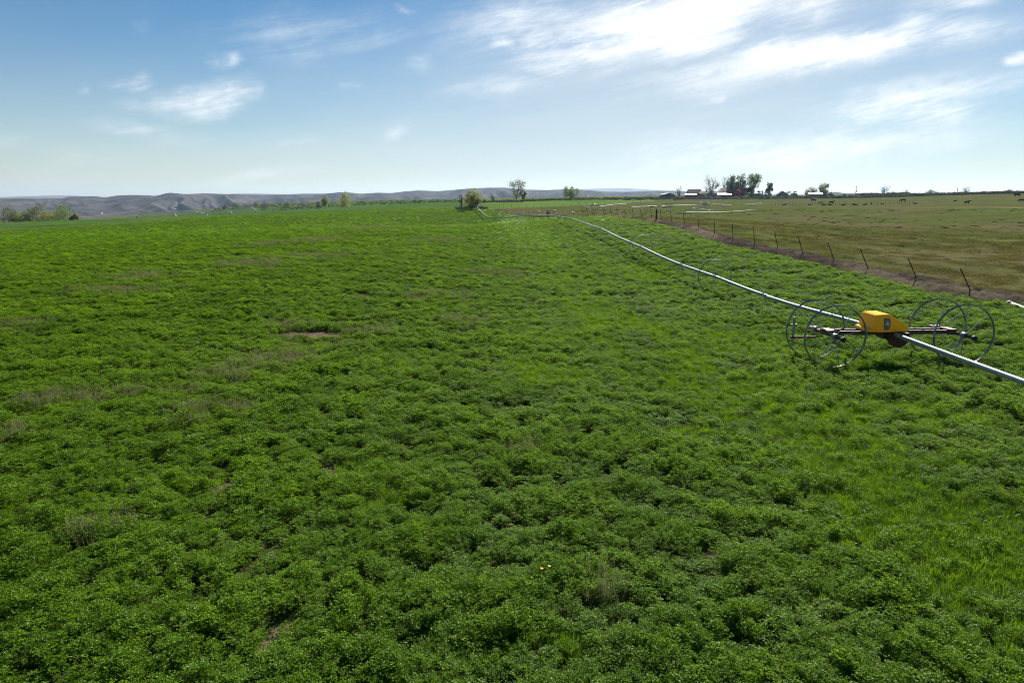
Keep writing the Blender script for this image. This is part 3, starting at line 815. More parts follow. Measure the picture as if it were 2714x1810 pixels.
def rim_mesh(name, Rr, w=.085, mt=None):
    """flat steel band with turned-in edges, standing in the local XZ plane, axis along Y"""
    prof = [(Rr, -w / 2), (Rr + .012, -w * .25), (Rr, 0), (Rr + .012, w * .25), (Rr, w / 2), (Rr - .022, w / 2), (Rr - .022, w / 2 - .012), (Rr - .014, w / 2 - .012), (Rr - .014, -w / 2 + .012), (Rr - .022, -w / 2 + .012), (Rr - .022, -w / 2)]
    n = 56; k = len(prof); mb = MB()
    vs = [(r * math.cos(2 * math.pi * i / n), y, r * math.sin(2 * math.pi * i / n)) for i in range(n) for (r, y) in prof]
    fs = [(i * k + j, i * k + (j + 1) % k, ((i + 1) % n) * k + (j + 1) % k, ((i + 1) % n) * k + j) for i in range(n) for j in range(k)]
    return mb.add(vs, fs).mesh(name, mt)


spoke_m = mat('pale_spoke_steel', (.42, .42, .40), .5, .2, .1, 8)


def spoke_mesh(Rr, off=.0):
    return MB().tube([(0.05, off, 0), (Rr - .02, 0, 0)], .0105, 5).mesh('spoke', spoke_m)


def wheel_line():
    root = empty('irrigation_wheel_line', (11.5, 21.3, tz(11.5, 21.3)))
    tag(root, 'long silver irrigation wheel line with yellow engine cover crossing the alfalfa beside the fence', 'irrigation line')
    bpy.context.view_layer.update(); inv = root.matrix_world.inverted()
    pts = catmull(path_w, 14)
    cum = [0.0]
    for a, b in zip(pts, pts[1:]): cum.append(cum[-1] + (b - a).length)

    def at(s):
        i = int(np.clip(np.searchsorted(cum, s) - 1, 0, len(pts) - 2)); t = (s - cum[i]) / max(1e-6, cum[i + 1] - cum[i])
        return pts[i].lerp(pts[i + 1], t), (pts[i + 1] - pts[i]).normalized()

    def s_of_y(y): return float(np.interp(y, [p.y for p in pts], cum))
    wheels_y = [8.5, 36, 51, 70, 89, 108, 126, 143, 160, 178, 193]
    # pipes between the couplers; the pipe sags a little between its wheels
    sw = [s_of_y(y) for y in wheels_y]; sm = s_of_y(21.1)
    supports = sorted(sw + [sm])

    def sag(s):
        j = int(np.searchsorted(supports, s))
        if j == 0 or j >= len(supports): return 0
        a, b = supports[j - 1], supports[j]; t = (s - a) / (b - a)
        return -.045 * min(1, (b - a) / 12) * 4 * t * (1 - t)
    joints = [0.0]
    y = s_of_y(29.3) - 24.4 * 1
    joints = [max(0.0, y)] if y > 0.5 else [0.0]
    joints = [0.0, sm] + list(np.arange(s_of_y(29.3), cum[-1] - 3, 12.2)) + [cum[-1]]
    for a, b in zip(joints, joints[1:]):
        n = max(3, int((b - a) / .9)); q = [at(a + .02 + (b - a - .04) * k / n)[0] + Vector((0, 0, sag(a + (b - a) * k / n))) for k in range(n + 1)]
        MB().tube([inv @ p for p in q], .070 if q[0].y < 95 else .095, 12).build('pipe', alu, root, True)
    cp = MB().tube([(0, -.16, 0), (0, -.05, 0), (0, -.05, 0), (0, .05, 0), (0, .05, 0), (0, .16, 0)], [.078, .078, .094, .094, .078, .078], 12).mesh('coupler', steel)
    spr = MB().tube([(0, 0, -.07), (.0, 0, -.16)], .016, 6).tube([(-.05, 0, -.17), (.05, 0, -.17)], .022, 6).box((0, 0, -.22), (.06, .05, .07)).tube([(.0, 0, -.25), (.12, 0, -.29)], .012, 5).mesh('sprinkler', steel)
    for a in joints[2:-1]:
        p, t = at(a); p = inv @ (p + Vector((0, 0, sag(a)))); rz = math.atan2(-t.x, t.y)
        c = inst(cp, 'coupler', root, p, (math.asin(t.z), 0, rz)); inst(spr, 'sprinkler', c)
    rim = rim_mesh('wheel', WHEEL_R, .085, steel); sp = spoke_mesh(WHEEL_R)
    hubm = MB().tube([(0, -.07, 0), (0, .07, 0)], .095, 12).mesh('hub', steel)
    band = MB()
    for s, yy in zip(sw, wheels_y):
        p, t = at(s); rz = math.atan2(-t.x, t.y)
        w = inst(rim, 'wheel', root, inv @ p, (0, 0, rz)); w.rotation_euler = (0, 0, rz)
        inst(hubm, 'hub', w)
        if yy < 95:
            for k in range(8): inst(sp, 'spoke', w, (0, 0, 0), (0, 2 * math.pi * (k + .3) / 8, 0))
    # the drive unit: local axes a along the pipe (away from the camera), b across
    p, t = at(sm); rz = math.atan2(-t.x, t.y); t = Vector((t.x, t.y, 0)).normalized()
    A = t; B = Vector((t.y, -t.x, 0)); U = Vector((0, 0, 1)); o = inv @ p
    HB = 2.0; HA = .62; MR = .95
    def L(b, a, u): return o + B * b + A * a + U * u
    rmat = Matrix((B, A, U)).transposed()
    rim2 = rim_mesh('wheel', MR, .07, steel); sp2 = spoke_mesh(MR)
    for a in (-.17, .17):
        mb = MB()
        for (b0, b1) in ((-HB, HB),):
            mb.box(L(0, a, .02), (2 * HB, .012, .12), 0, rmat).box(L(0, a + .03, .074), (2 * HB, .07, .012), 0, rmat).box(L(0, a + .03, -.034), (2 * HB, .07, .012), 0, rmat)
        mb.build('frame_beam', rust, root)
    for sgn in (-1, 1):
        MB().tube([L(sgn * HB, -HA - .42, 0), L(sgn * HB, HA + .35, 0)], .05, 10).build('axle', rust, root, True)
        MB().tube([L(sgn * HB, -HA - .50, 0), L(sgn * HB, -HA - .40, 0)], .072, 10).build('axle_cap', black, root, True)
        MB().box(L(sgn * (HB - .08), 0, .03), (.26, .46, .16), 0, rmat).build('axle_bracket', rust, root)
        for a in (-HA, HA):
            w = inst(rim2, 'wheel', root, L(sgn * HB, a, 0), (0, 0, rz))
            inst(hubm, 'hub', w)
            for k in range(8): inst(sp2, 'spoke', w, (0, 0, 0), (0, 2 * math.pi * (k + .15 * sgn + .2 * a) / 8, 0))
    # chain guard below, gearbox
    mb = MB(); prof = [(.30 * math.cos(R(q)) , .30 * math.sin(R(q)) - .02) for q in range(180, 361, 15)] + [(.30, .12), (-.30, .12)]
    mb.prism(prof, L(.12, -.34, -.08), B, U, A, .16).build('chain_guard', darkred, root)
    MB().prism([(.24 * math.cos(R(q)), .24 * math.sin(R(q))) for q in range(0, 360, 20)], L(.0, -.24, -.02), B, U, A, .05).build('drive_sprocket', black, root)
    MB().box(L(0, .02, -.06), (.5, .42, .22), 0, rmat).build('gearbox', rust, root)
    # yellow cover with a sloping end, lip at the left
    prof = [(-.72, .09), (-.70, .20), (-.58, .22), (-.50, .64), (-.45, .69), (.02, .71), (.10, .68), (.74, .24), (.76, .10), (.1, .075), (-.3, .075)]
    CB = -.26; prof = [(CB + b * .88, .09 + (u - .09) * .86) for b, u in prof]
    bm = bmesh.new(); n = len(prof)
    ring = []
    for da, ins in ((-.40, .05), (-.36, 0), (.36, 0), (.40, .05)):
        ring.append([bm.verts.new(L(b * (1 - ins * .6), da, .40 + (u - .40) * (1 - ins * 1.6) if u > .3 else u)) for b, u in prof])
    for r0, r1 in zip(ring, ring[1:]):
        for i in range(n): bm.faces.new((r0[i], r0[(i + 1) % n], r1[(i + 1) % n], r1[i]))
    bm.faces.new(ring[0]); bm.faces.new(ring[-1][::-1]); bmesh.ops.recalc_face_normals(bm, faces=bm.faces)
    bmesh.ops.bevel(bm, geom=[e for e in bm.edges if e.is_manifold and e.calc_face_angle(0) > .5], offset=.022, segments=2, affect='EDGES')
    me = bpy.data.meshes.new('engine_cover'); bm.to_mesh(me); bm.free(); me.materials.append(cover_m)
    cov = link(bpy.data.objects.new('engine_cover', me), root)
    # worn label on the side towards the camera: grey panel with a white triangular mark
    fs = -.404
    MB().prism([(-.40, .15), (-.43, .51), (-.26, .52), (-.21, .45), (-.20, .25), (-.25, .14)], L(0, fs, 0), B, U, A, .006).build('worn_sticker', greyst, cov)
    MB().prism([(-.37, .29), (-.30, .45), (-.23, .29)], L(0, fs - .005, 0), B, U, A, .005).build('triangle_mark', whitest, cov)
    # hitch and valve behind the left wheels
    MB().tube([L(-HB - .75, HA + .12, -.28), L(-HB + .1, HA + .12, -.28)], .035, 8).build('hitch_bar', rust, root)
    MB().tube([L(-HB - .62, HA + .2, -.45), L(-HB - .62, HA + .2, .22)], .04, 8).tube([L(-HB - .72, HA + .2, .1), L(-HB - .52, HA + .2, .1)], .03, 6).tube([L(-HB - .62, HA + .2, .22), L(-HB - .62, HA + .2, .36)], [.06, .02], 8).build('drain_valve', steel, root)


wheel_line()

# loose pipe by the fence
a = Vector(hit(2674, 812)); b = Vector(hit(2800, 866))
t = empty('loose_pipe', a); tag(t, 'short loose aluminium pipe lying on the dirt bank at the right edge', 'pipe')
d = b - a; d.z += .05
MB().tube([(0, 0, .16), (d.x, d.y, d.z + .14)], .07, 10).build('pipe_barrel', steel, t, True)
MB().tube([(-.02 * d.x, -.02 * d.y, .16), (.05 * d.x, .05 * d.y, .16)], .09, 10).build('pipe_collar', black, t, True)
MB().tube([(.05, .25, .13), (d.x * .3, d.y * .3 + .22, .13)], .06, 8).build('hose_end', black, t, True)


# ------------------------------------------------------------------ wire fence
def tpost_mesh():
    mb = MB(); h = 1.72
    mb.box((0, 0, h / 2 - .28), (.052, .010, h)).box((0, .022, h / 2 - .28), (.010, .036, h))
    for z in np.arange(.25, 1.35, .12): mb.box((0, -.010, z), (.016, .012, .02))
    return mb.mesh('post', tpost)


def wire_fence():
    root = empty('wire_fence', (FENCE[1][0], FENCE[1][1], tz(*FENCE[1]))); tag(root, 'rusty steel post and wire fence running along the dirt bank between alfalfa and pasture', 'fence')
    pm = tpost_mesh(); tops = []
    o = Vector(root.location)
    spots = [(px, py, d, None) for px, py, d in FENCE_PIX if (px, py) != (2025, 660)]
    tilt = {2433: .40, 2576: .42, 2304: .41, 2213: .35, 2130: .28, 2063: .2, 2000: .08, 1943: .04, 1894: .06, 1852: .07, 1816: .18, 1782: .18, 1753: .08, 1727: .1, 1704: .33, 1681: .25, 1661: .35, 1640: .35, 1622: .27, 1603: .3, 1583: .3, 1575: .25, 1559: .3, 1545: .33}
    for px, py, d, _ in spots:
        x, y = P(px, py, d)[:2]; z = tz(x, y) + .05
        if px == 1739:
            w = MB().tube([(0, 0, -.2), (.01, 0, 1.45)], [.105, .095], 12).build('post', wood, root, True); w.location = Vector((x, y, z)) - o; w['label'] = 'thick dark wooden post'
            tops.append((x, y, z, 0)); continue
        ln = (tilt[px] + .12 * (px - 1357) / 1076) * 1.1
        inst(pm, 'post', root, Vector((x, y, z)) - o, (random.uniform(-.05, .05), -ln * .8, random.uniform(-.3, .3)))
        tops.append((x, y, z, ln * .8))
    for y in np.arange(142, 200, 6.2):
        x = float(fence_x(y)) + random.uniform(-.15, .15); z = tz(x, y)
        inst(pm, 'post', root, Vector((x, y, z)) - o, (random.uniform(-.08, .08), random.uniform(-.15, .1), 0)); tops.append((x, y, z, 0))
    for (px, py) in ((1455, 579), (1450.5, 578)):
        x, y, z = hit(px, py); w = MB().tube([(0, 0, -.2), (0, 0, 1.5)], .11, 8).build('post', wood, root, True); w.location = Vector((x, y, z)) - o; w['label'] = 'short dark wooden post behind the pipe'
    for h in (.35, .65, .95, 1.25):
        q = [Vector((x - math.sin(l) * h, y, z + math.cos(l) * h)) - o for x, y, z, l in tops]
        MB().tube(q, .0022, 4).build('wire', wire_m, root)


wire_fence()

# ------------------------------------------------------------------ trees
bark = mat('bark', (.055, .045, .036), .9, 0, .35, 2.0, .3)
LEAFM = {}
for nm, df in dict(spring=(.105, .150, .036), willow=(.150, .165, .040), dark=(.034, .066, .022), mid=(.062, .100, .030), olive=(.125, .128, .050), maroon=(.040, .012, .014), red=(.150, .022, .032), bud=(.150, .120, .070), pale=(.170, .185, .085), grey=(.070, .074, .050), twig=(.085, .068, .056)).items():
    LEAFM[nm] = leaf_mat('leaves_' + nm, df, tuple(min(1, c * 1.9) for c in df), .5, .005, .5, .35)


def leaf_quads(centres, spread, per, size, g, squash=.8):
    c = np.repeat(np.array(centres), per, 0); sp = np.repeat(np.array(spread), per)
    q = g.normal(0, 1, c.shape); q = unit(q) * (g.uniform(0, 1, (len(c), 1)) ** .45) * sp[:, None]; q[:, 2] *= squash; c = c + q
    d = unit(g.normal(0, 1, c.shape)); e = unit(np.cross(d, g.normal(0, 1, c.shape))); s = size * g.uniform(.6, 1.3, (len(c), 1))
    return np.stack([c - d * s - e * s * .2, c + e * s * .6 - d * s * .1, c + d * s, c - e * s * .6 + d * s * .1], 1)


def make_tree(name, base, H, W, style, leaf, label, group=None, seed=0, cat='tree', density=1.0):
    g = np.random.default_rng(seed + 900); rnd = random.Random(seed)
    root = empty(name, base); tag(root, label, cat, group)
    trunk_h = {'round': .22, 'vase': .16, 'poplar': .08, 'conifer': .06, 'willow': .12, 'bare': .16, 'bush': .04, 'clump': .05}[style] * H
    K = {'round': 34, 'vase': 30, 'poplar': 28, 'conifer': 30, 'willow': 30, 'bare': 34, 'bush': 22, 'clump': 26}[style]
    cen = []; rad = []
    for k in range(K):
        for _ in range(40):
            u, v, w = rnd.uniform(-1, 1), rnd.uniform(-1, 1), rnd.uniform(0, 1)
            rr = math.hypot(u, v)
            if style == 'round': lim = math.sqrt(max(0, 1 - (2 * w - 1) ** 2)) * .95 + .05
            elif style == 'vase': lim = (.30 + .70 * w) * (1 if w < .85 else (1 - w) / .15 * .5 + .5)
            elif style == 'poplar': lim = .45 + .55 * math.sin(math.pi * min(1, w * .9 + .05))
            elif style == 'conifer': lim = 1 - .93 * w
            elif style == 'willow': lim = .55 + .45 * math.sin(math.pi * (w * .75 + .1))
            elif style == 'bare': lim = math.sqrt(max(0, 1 - (1.6 * w - .9) ** 2))
            else: lim = math.sqrt(max(0, 1 - w * w))
            if rr <= lim and rr >= lim * (.25 if k % 3 else 0): break
        z = trunk_h * .8 + (H * .97 - trunk_h * .8) * w
        cen.append((u * W / 2 * .88, v * W / 2 * .88, z)); rad.append(W * {'poplar': .20, 'conifer': .14, 'bush': .20, 'clump': .20, 'vase': .17, 'round': .165, 'willow': .17}.get(style, .135) * rnd.uniform(.7, 1.25) * (1 if style != 'conifer' else 1.25 - .9 * w))
    mb = MB(); r0 = max(.05, H * (.016 if style != 'bush' else .008)) * (1.3 if style in ('vase', 'round', 'bare') else 1)
    fork = [Vector((0, 0, -.3)), Vector((rnd.uniform(-.02, .02) * H, 0, trunk_h * .6)), Vector((rnd.uniform(-.03, .03) * H, 0, trunk_h))]
    if style in ('conifer', 'poplar'): fork += [Vector((rnd.uniform(-.01, .01) * H, 0, H * .55)), Vector((0, 0, H * .92))]
    mb.tube(fork, [r0 * (1.25 - .8 * i / (len(fork) - 1)) for i in range(len(fork))], 7)
    nl = {'conifer': 10, 'bush': 12}.get(style, K)
    mains = [Vector(cen[i]) for i in range(0, K, 5)]
    for i in range(nl):
        c = Vector(cen[i])
        st = fork[2].lerp(fork[1], rnd.uniform(0, .5)) if style not in ('conifer', 'poplar') else Vector((0, 0, max(trunk_h * .5, c.z - H * .15)))
        if i % 5 and style not in ('conifer', 'poplar'):
            mm = min(mains, key=lambda q: (q - c).length + (5 if q.z > c.z + .1 * H else 0)); st = fork[2].lerp(mm, rnd.uniform(.35, .7)) + Vector((0, 0, .02 * H))
            ra = r0 * .32
        else: ra = r0 * .55
        mid = st.lerp(c, .5) + Vector((rnd.uniform(-.03, .03) * H, rnd.uniform(-.03, .03) * H, rnd.uniform(-.01, .05) * H))
        mb.tube([st, mid, c], [ra, ra * .7, ra * .25], 5, False)
        if style in ('bare', 'vase', 'willow', 'round'):
            for q in range(9 if style == 'bare' else 4):
                d = Vector((rnd.gauss(0, 1), rnd.gauss(0, 1), rnd.gauss(.5, .8))).normalized(); a = mid.lerp(c, rnd.uniform(.1, 1)); ln = W * rnd.uniform(.08, .17)
                b2 = a + d * ln; tw = max(.018, r0 * .10)
                mb.tube([a, a + d * ln * .5 + Vector((0, 0, .05 * ln)), b2], [tw, tw * .8, tw * .4], 3, False)
                for z in range(3 if style == 'bare' else 0):
                    d2 = (d + Vector((rnd.gauss(0, .6), rnd.gauss(0, .6), rnd.gauss(.2, .5)))).normalized(); a3 = a.lerp(b2, rnd.uniform(.4, 1)); mb.tube([a3, a3 + d2 * ln * .6], [tw * .6, tw * .3], 3, False)
    mb.build('trunk', bark, root, True)
    if style == 'bare':
        if leaf:
            q = leaf_quads(cen, np.array(rad) * 1.6, int(26 * density), H * .014, g, 1.0); inst(quads_to_mesh('crown', q, LEAFM[leaf]), 'crown', root)
        return root
    per = int({'round': 110, 'vase': 110, 'poplar': 120, 'conifer': 130, 'willow': 130, 'bush': 110, 'clump': 120}[style] * density)
    q = leaf_quads(cen, np.array(rad), per, max(.16, H * .027), g, 1.25 if style in ('poplar', 'willow') else .85)
    inst(quads_to_mesh('crown', q, LEAFM[leaf]), 'crown', root)
    return root


TREES = [  # name, x, top y in the photograph, distance, width px, style, leaf, density, label
    ('willow_tree', 1253, 506, 205, 46, 'willow', 'willow', 1.0, 'yellow green willow hanging over the far end of the pipe', 'tree'),
    ('bare_tree', 1223, 512, 208, 18, 'bare', None, 1, 'dark leafless bush leaning on the left side of the willow', 'tree'),
    ('bare_tree', 1284, 526, 300, 9, 'bare', None, 1, 'tiny leafless tree just right of the willow', 'tree'),
    ('bare_tree', 1306, 515, 400, 17, 'bare', None, 1, 'small round leafless tree between the willow and the tall cottonwood', 'tree'),
    ('cottonwood_tree', 1369, 480, 415, 48, 'vase', 'olive', .32, 'tall half bare cottonwood with a forked trunk before the hills', 'tree'),
    ('young_tree', 1386, 503, 425, 15, 'round', 'spring', .8, 'small leafy green tree hugging the tall half bare cottonwood', 'tree'),
    ('shade_tree', 1512, 494, 420, 40, 'round', 'spring', 1.0, 'round green tree with short dark trunk standing alone before the hills', 'tree'),
    ('bare_tree', 1799, 492, 425, 22, 'bare', None, 1, 'pale leafless tree standing right of the small grey barn', 'tree'),
    ('elm_tree', 1884, 465, 450, 46, 'bare', 'bud', 1.3, 'big spreading elm with budding twigs behind the farmhouse', 'tree'),
    ('bare_tree', 1921, 467, 475, 26, 'bare', 'bud', .4, 'pale bare tree between the spreading elm and the dark poplars', 'tree'),
    ('poplar_tree', 1937, 463, 455, 24, 'poplar', 'mid', .9, 'tall dark green poplar, left one of two behind the white roofed shed', 'tree'),
    ('poplar_tree', 1961, 465, 460, 27, 'poplar', 'mid', .9, 'tall dark green poplar above the maroon tree', 'tree'),
    ('maroon_tree', 1973, 491, 445, 28, 'round', 'maroon', 1.0, 'dark maroon leaved tree at the farmhouse', 'tree'),
    ('red_tree', 1955, 503, 440, 17, 'round', 'red', .9, 'small bright red blossoming tree beside the white roofed shed', 'tree'),
    ('cottonwood_tree', 1992, 464, 452, 40, 'vase', 'spring', .75, 'tall green vase shaped cottonwood at the right end of the farmyard', 'tree'),
    ('juniper_tree', 2019, 499, 445, 10, 'conifer', 'dark', 1, 'dark pointed juniper, left one of the pair', 'tree'),
    ('juniper_tree', 2028, 500, 446, 9, 'conifer', 'dark', 1, 'dark pointed juniper between its twin and the tall green poplar', 'tree'),
    ('poplar_tree', 2036, 486, 450, 14, 'poplar', 'dark', 1, 'slender green poplar right of the two junipers', 'tree'),
    ('round_bush', 2010, 505, 440, 16, 'bush', 'grey', 1, 'grey green bush in front of the junipers', 'bush'),
    ('round_bush', 1990, 511, 436, 22, 'bush', 'dark', 1, 'dark bush under the vase shaped cottonwood', 'bush'),
    ('round_bush', 2090, 504, 455, 18, 'bush', 'mid', 1, 'green bush right of the grey gabled house', 'bush'),
    ('round_bush', 2107, 506, 455, 15, 'bush', 'mid', 1, 'small green bush, farther of the two right of the gabled house', 'bush'),
    ('poplar_tree', 2141, 498, 450, 14, 'poplar', 'pale', .7, 'pale green poplar at the left end of the open white roofed shed', 'tree'),
    ('poplar_tree', 2155, 496, 455, 16, 'poplar', 'pale', .7, 'pale green poplar rising behind the middle of the open shed', 'tree'),
    ('poplar_tree', 2172, 491, 455, 15, 'poplar', 'pale', .7, 'pale green poplar behind the right end of the open shed', 'tree'),
    ('poplar_tree', 2184, 487, 450, 17, 'poplar', 'pale', .75, 'tallest pale green poplar right of the open shed', 'tree'),
    ('round_bush', 2184, 509, 442, 15, 'bush', 'dark', 1, 'dark bush at the foot of the tallest pale poplar', 'bush'),
    ('round_bush', 2203, 509, 440, 14, 'bush', 'dark', 1, 'dark green bush right of the pale poplars', 'bush'),
    ('bare_tree', 2238, 512, 430, 12, 'bare', 'bud', .3, 'thin leafless sapling left of the wooden utility pole', 'tree'),
    ('bare_tree', 2343, 490, 430, 36, 'bare', 'bud', .5, 'wide leafless tree standing alone right of the utility pole', 'tree'),
    ('bare_tree', 2364, 506, 430, 12, 'bare', None, 1, 'small leafless tree leaning beside the wide leafless tree', 'tree'),
    ('bare_tree', 2399, 502, 430, 15, 'bare', None, 1, 'small spiky leafless tree between the wide bare tree and the round bush', 'tree'),
    ('round_bush', 2466, 504, 425, 28, 'clump', 'spring', .7, 'round grey green bush on the right horizon', 'bush'),
    ('round_bush', 2526, 510, 420, 14, 'bush', 'grey', 1, 'low grey bush at the foot of the thin pole', 'bush'),
    ('bare_tree', 2559, 495, 415, 22, 'bare', None, 1, 'dark leafless tree right of the thin pole', 'tree'),
    ('round_bush', 2545, 509, 415, 10, 'bush', 'grey', 1, 'low grey bush at the left foot of the dark leafless tree', 'bush'),
    ('round_bush', 2672, 504, 405, 22, 'clump', 'grey', .6, 'flat topped grey green bush near the right end of the horizon', 'bush'),
    ('round_tree', 861, 521, 480, 20, 'round', 'willow', .9, 'small yellowish tree on the field edge before the bluffs', 'tree'),
    ('round_tree', 917, 511, 470, 35, 'clump', 'willow', .9, 'dome shaped yellow green tree before the bluffs', 'tree'),
    ('round_bush', 845, 533, 500, 16, 'bush', 'grey', 1, 'grey bush at the left foot of the small yellowish tree', 'bush'),
    ('round_bush', 801, 533, 540, 26, 'bush', 'grey', .9, 'wide low grey bush left of the small yellowish tree', 'bush'),
    ('round_bush', 759, 535, 540, 19, 'bush', 'mid', .9, 'low green bush standing alone on the field edge', 'bush'),
    ('round_bush', 700, 533, 560, 24, 'bush', 'grey', .9, 'grey green bush at the right end of the bush row', 'bush'),
    ('round_bush', 678, 534, 580, 22, 'bush', 'mid', .9, 'dense green bush behind the pivot end tower', 'bush'),
    ('round_bush', 652, 535, 590, 26, 'bush', 'grey', .9, 'wide grey green bush in the middle of the bush row', 'bush'),
    ('round_bush', 625, 538, 600, 24, 'bush', 'mid', .9, 'green bush second from the left end of the bush row', 'bush'),
    ('round_bush', 597, 541, 610, 22, 'bush', 'grey', .9, 'low grey bush at the left end of the bush row', 'bush'),
    ('field_tree', 16, 543, 300, 46, 'clump', 'olive', .6, 'half bare olive tree at the left edge of the photograph', 'tree'),
    ('field_tree', -30, 548, 310, 40, 'clump', 'olive', .7, 'olive tree cut off by the left edge of the photograph', 'tree'),
    ('field_tree', 66, 562, 300, 36, 'bush', 'spring', .9, 'low green bush between the olive trees on the left', 'bush'),
    ('field_tree', 97, 541, 305, 54, 'clump', 'olive', .8, 'wide olive tree second from the left edge', 'tree'),
    ('field_tree', 122, 562, 296, 40, 'bush', 'willow', .9, 'low yellow green bush before the wide olive tree', 'bush'),
    ('field_tree', 166, 545, 295, 56, 'clump', 'spring', .85, 'fullest green tree at the right end of the left clump', 'tree'),
    ('field_tree', 44, 556, 303, 40, 'clump', 'spring', .8, 'leafy bush filling the gap right of the half bare olive tree', 'bush'),
    ('field_tree', 140, 556, 301, 44, 'clump', 'olive', .9, 'olive bush between the wide olive tree and the fullest green tree', 'bush'),
    ('field_tree', 192, 566, 292, 22, 'bush', 'olive', .9, 'small olive bush at the right foot of the fullest tree', 'bush'),
]
for k, (nm, px, ytop, d, wpx, st, lf, dens, lab, cat) in enumerate(TREES):
    b = on(px, d); H = P(px, ytop, d)[2] - b[2]; W = wpx / FPX * d * {'poplar': 1.35, 'round': 1.2, 'vase': 1.2, 'bush': 1.15, 'clump': 1.15}.get(st, 1)
    grp = {'bare_tree': 'leafless trees along the horizon', 'round_bush': 'bushes along the horizon', 'poplar_tree': 'poplars of the farmstead', 'field_tree': 'trees and bushes in the left hollow', 'juniper_tree': 'junipers of the farmstead'}.get(nm)
    make_tree(nm, b, max(1.0, H), W, st, lf, lab, grp, 50 + k, cat, dens)

# low dark sagebrush along the far field edges
sg_m = leaf_mat('sagebrush_leaf', (.070, .075, .050), (.07, .075, .045), .3, .01, .5, .4)
SG = []
for k in range(3):
    g = np.random.default_rng(700 + k); cc_ = [(g.normal(0, .45), g.normal(0, .45), g.uniform(.15, .8)) for _ in range(9)]
    SG.append(quads_to_mesh('sagebrush', leaf_quads(cc_, np.full(9, .42), 26, .13, g), sg_m))
pts, sc_ = [], []
for (x0, x1, d0, d1, n, s0, s1) in ((1275, 1800, 425, 470, 420, .8, 1.7), (1790, 2240, 410, 432, 260, .8, 1.8), (2230, 2800, 405, 436, 520, .9, 2.3), (2280, 2400, 420, 434, 120, 1.6, 3.2), (690, 1260, 500, 620, 330, .45, 1.1), (560, 760, 590, 660, 70, .5, 1.1), (1210, 1290, 206, 225, 60, .5, 1.0)):
    for _ in range(n):
        px = random.uniform(x0, x1); d = random.uniform(d0, d1); x, y, z = on(px, d); pts.append((x, y, z - .1)); s = random.uniform(s0, s1); sc_.append((s * 1.3, s * 1.3, s * .8))
n = len(pts); scatter('sagebrush', pts, rots(n, .05), sc_, rng.integers(0, 3, n), SG, 'low dark sagebrush fringe along the far field edges', 'brush')

# dung and molehills on the pasture
dm = mat('dung_earth', (.030, .022, .016), 1, 0, .4, 6.0, .4, 0)
MD = []
for k in range(3):
    g = np.random.default_rng(800 + k); mb = MB(); vs = [(0, 0, .16)]
    for ring, zz in ((.45, .13), (.8, .06), (1.05, -.03)):
        for i in range(9):
            an = 2 * math.pi * i / 9; q = ring * g.uniform(.75, 1.2); vs.append((q * math.cos(an), q * math.sin(an), zz * g.uniform(.6, 1.4)))
    fs = [(0, 1 + i, 1 + (i + 1) % 9) for i in range(9)]
    for rg in (0, 1): fs += [(1 + rg * 9 + i, 10 + rg * 9 + i, 10 + rg * 9 + (i + 1) % 9, 1 + rg * 9 + (i + 1) % 9) for i in range(9)]
    MD.append(mb.add(vs, fs).mesh('dung_pat', dm, True))
x, y = wedge_points(28, 190, .05, 60); zn, *_ = zone_lines(x, y); ok = (zn == 2) & (x - fence_x(y) > 2.2) & (fbm(x * .08, y * .08, 221) > .45); x, y = x[ok], y[ok]; n = len(x)
s = rng.uniform(.12, .42, n) * np.interp(np.hypot(x, y), [30, 150], [.8, 1.7])
scatter('dung_pats', np.stack([x, y, terr(x, y)], 1), rots(n, .03), np.stack([s, s, s], 1), rng.integers(0, 3, n), MD, 'dark dung pats and earth mounds scattered over the pasture', 'dung')

# ------------------------------------------------------------------ farmstead
wall_g = mat('grey_boards', (.14, .15, .17), .8, 0, .2, 2.0); wall_b = mat('brown_boards', (.060, .048, .042), .85, 0, .25, 2.0); wall_t = mat('tan_siding', (.20, .17, .14), .8, 0, .15, 2.0)
roof_d = mat('dark_shingles', (.050, .046, .044), .9, 0, .25, 1.5); roof_br = mat('brown_shingles', (.120, .100, .082), .9, 0, .2, 1.5); roof_p = mat('faded_red_shingles', (.21, .15, .14), .85, 0, .15, 1.5)
roof_w = mat('white_metal_roof', (.78, .79, .80), .35, .0, .06, 1.0); glass = mat('window_glass', (.02, .025, .03), .1, 0, .2, 3, spec=.8); white_p = mat('white_paint', (.70, .70, .68), .5, 0, .08, 3)


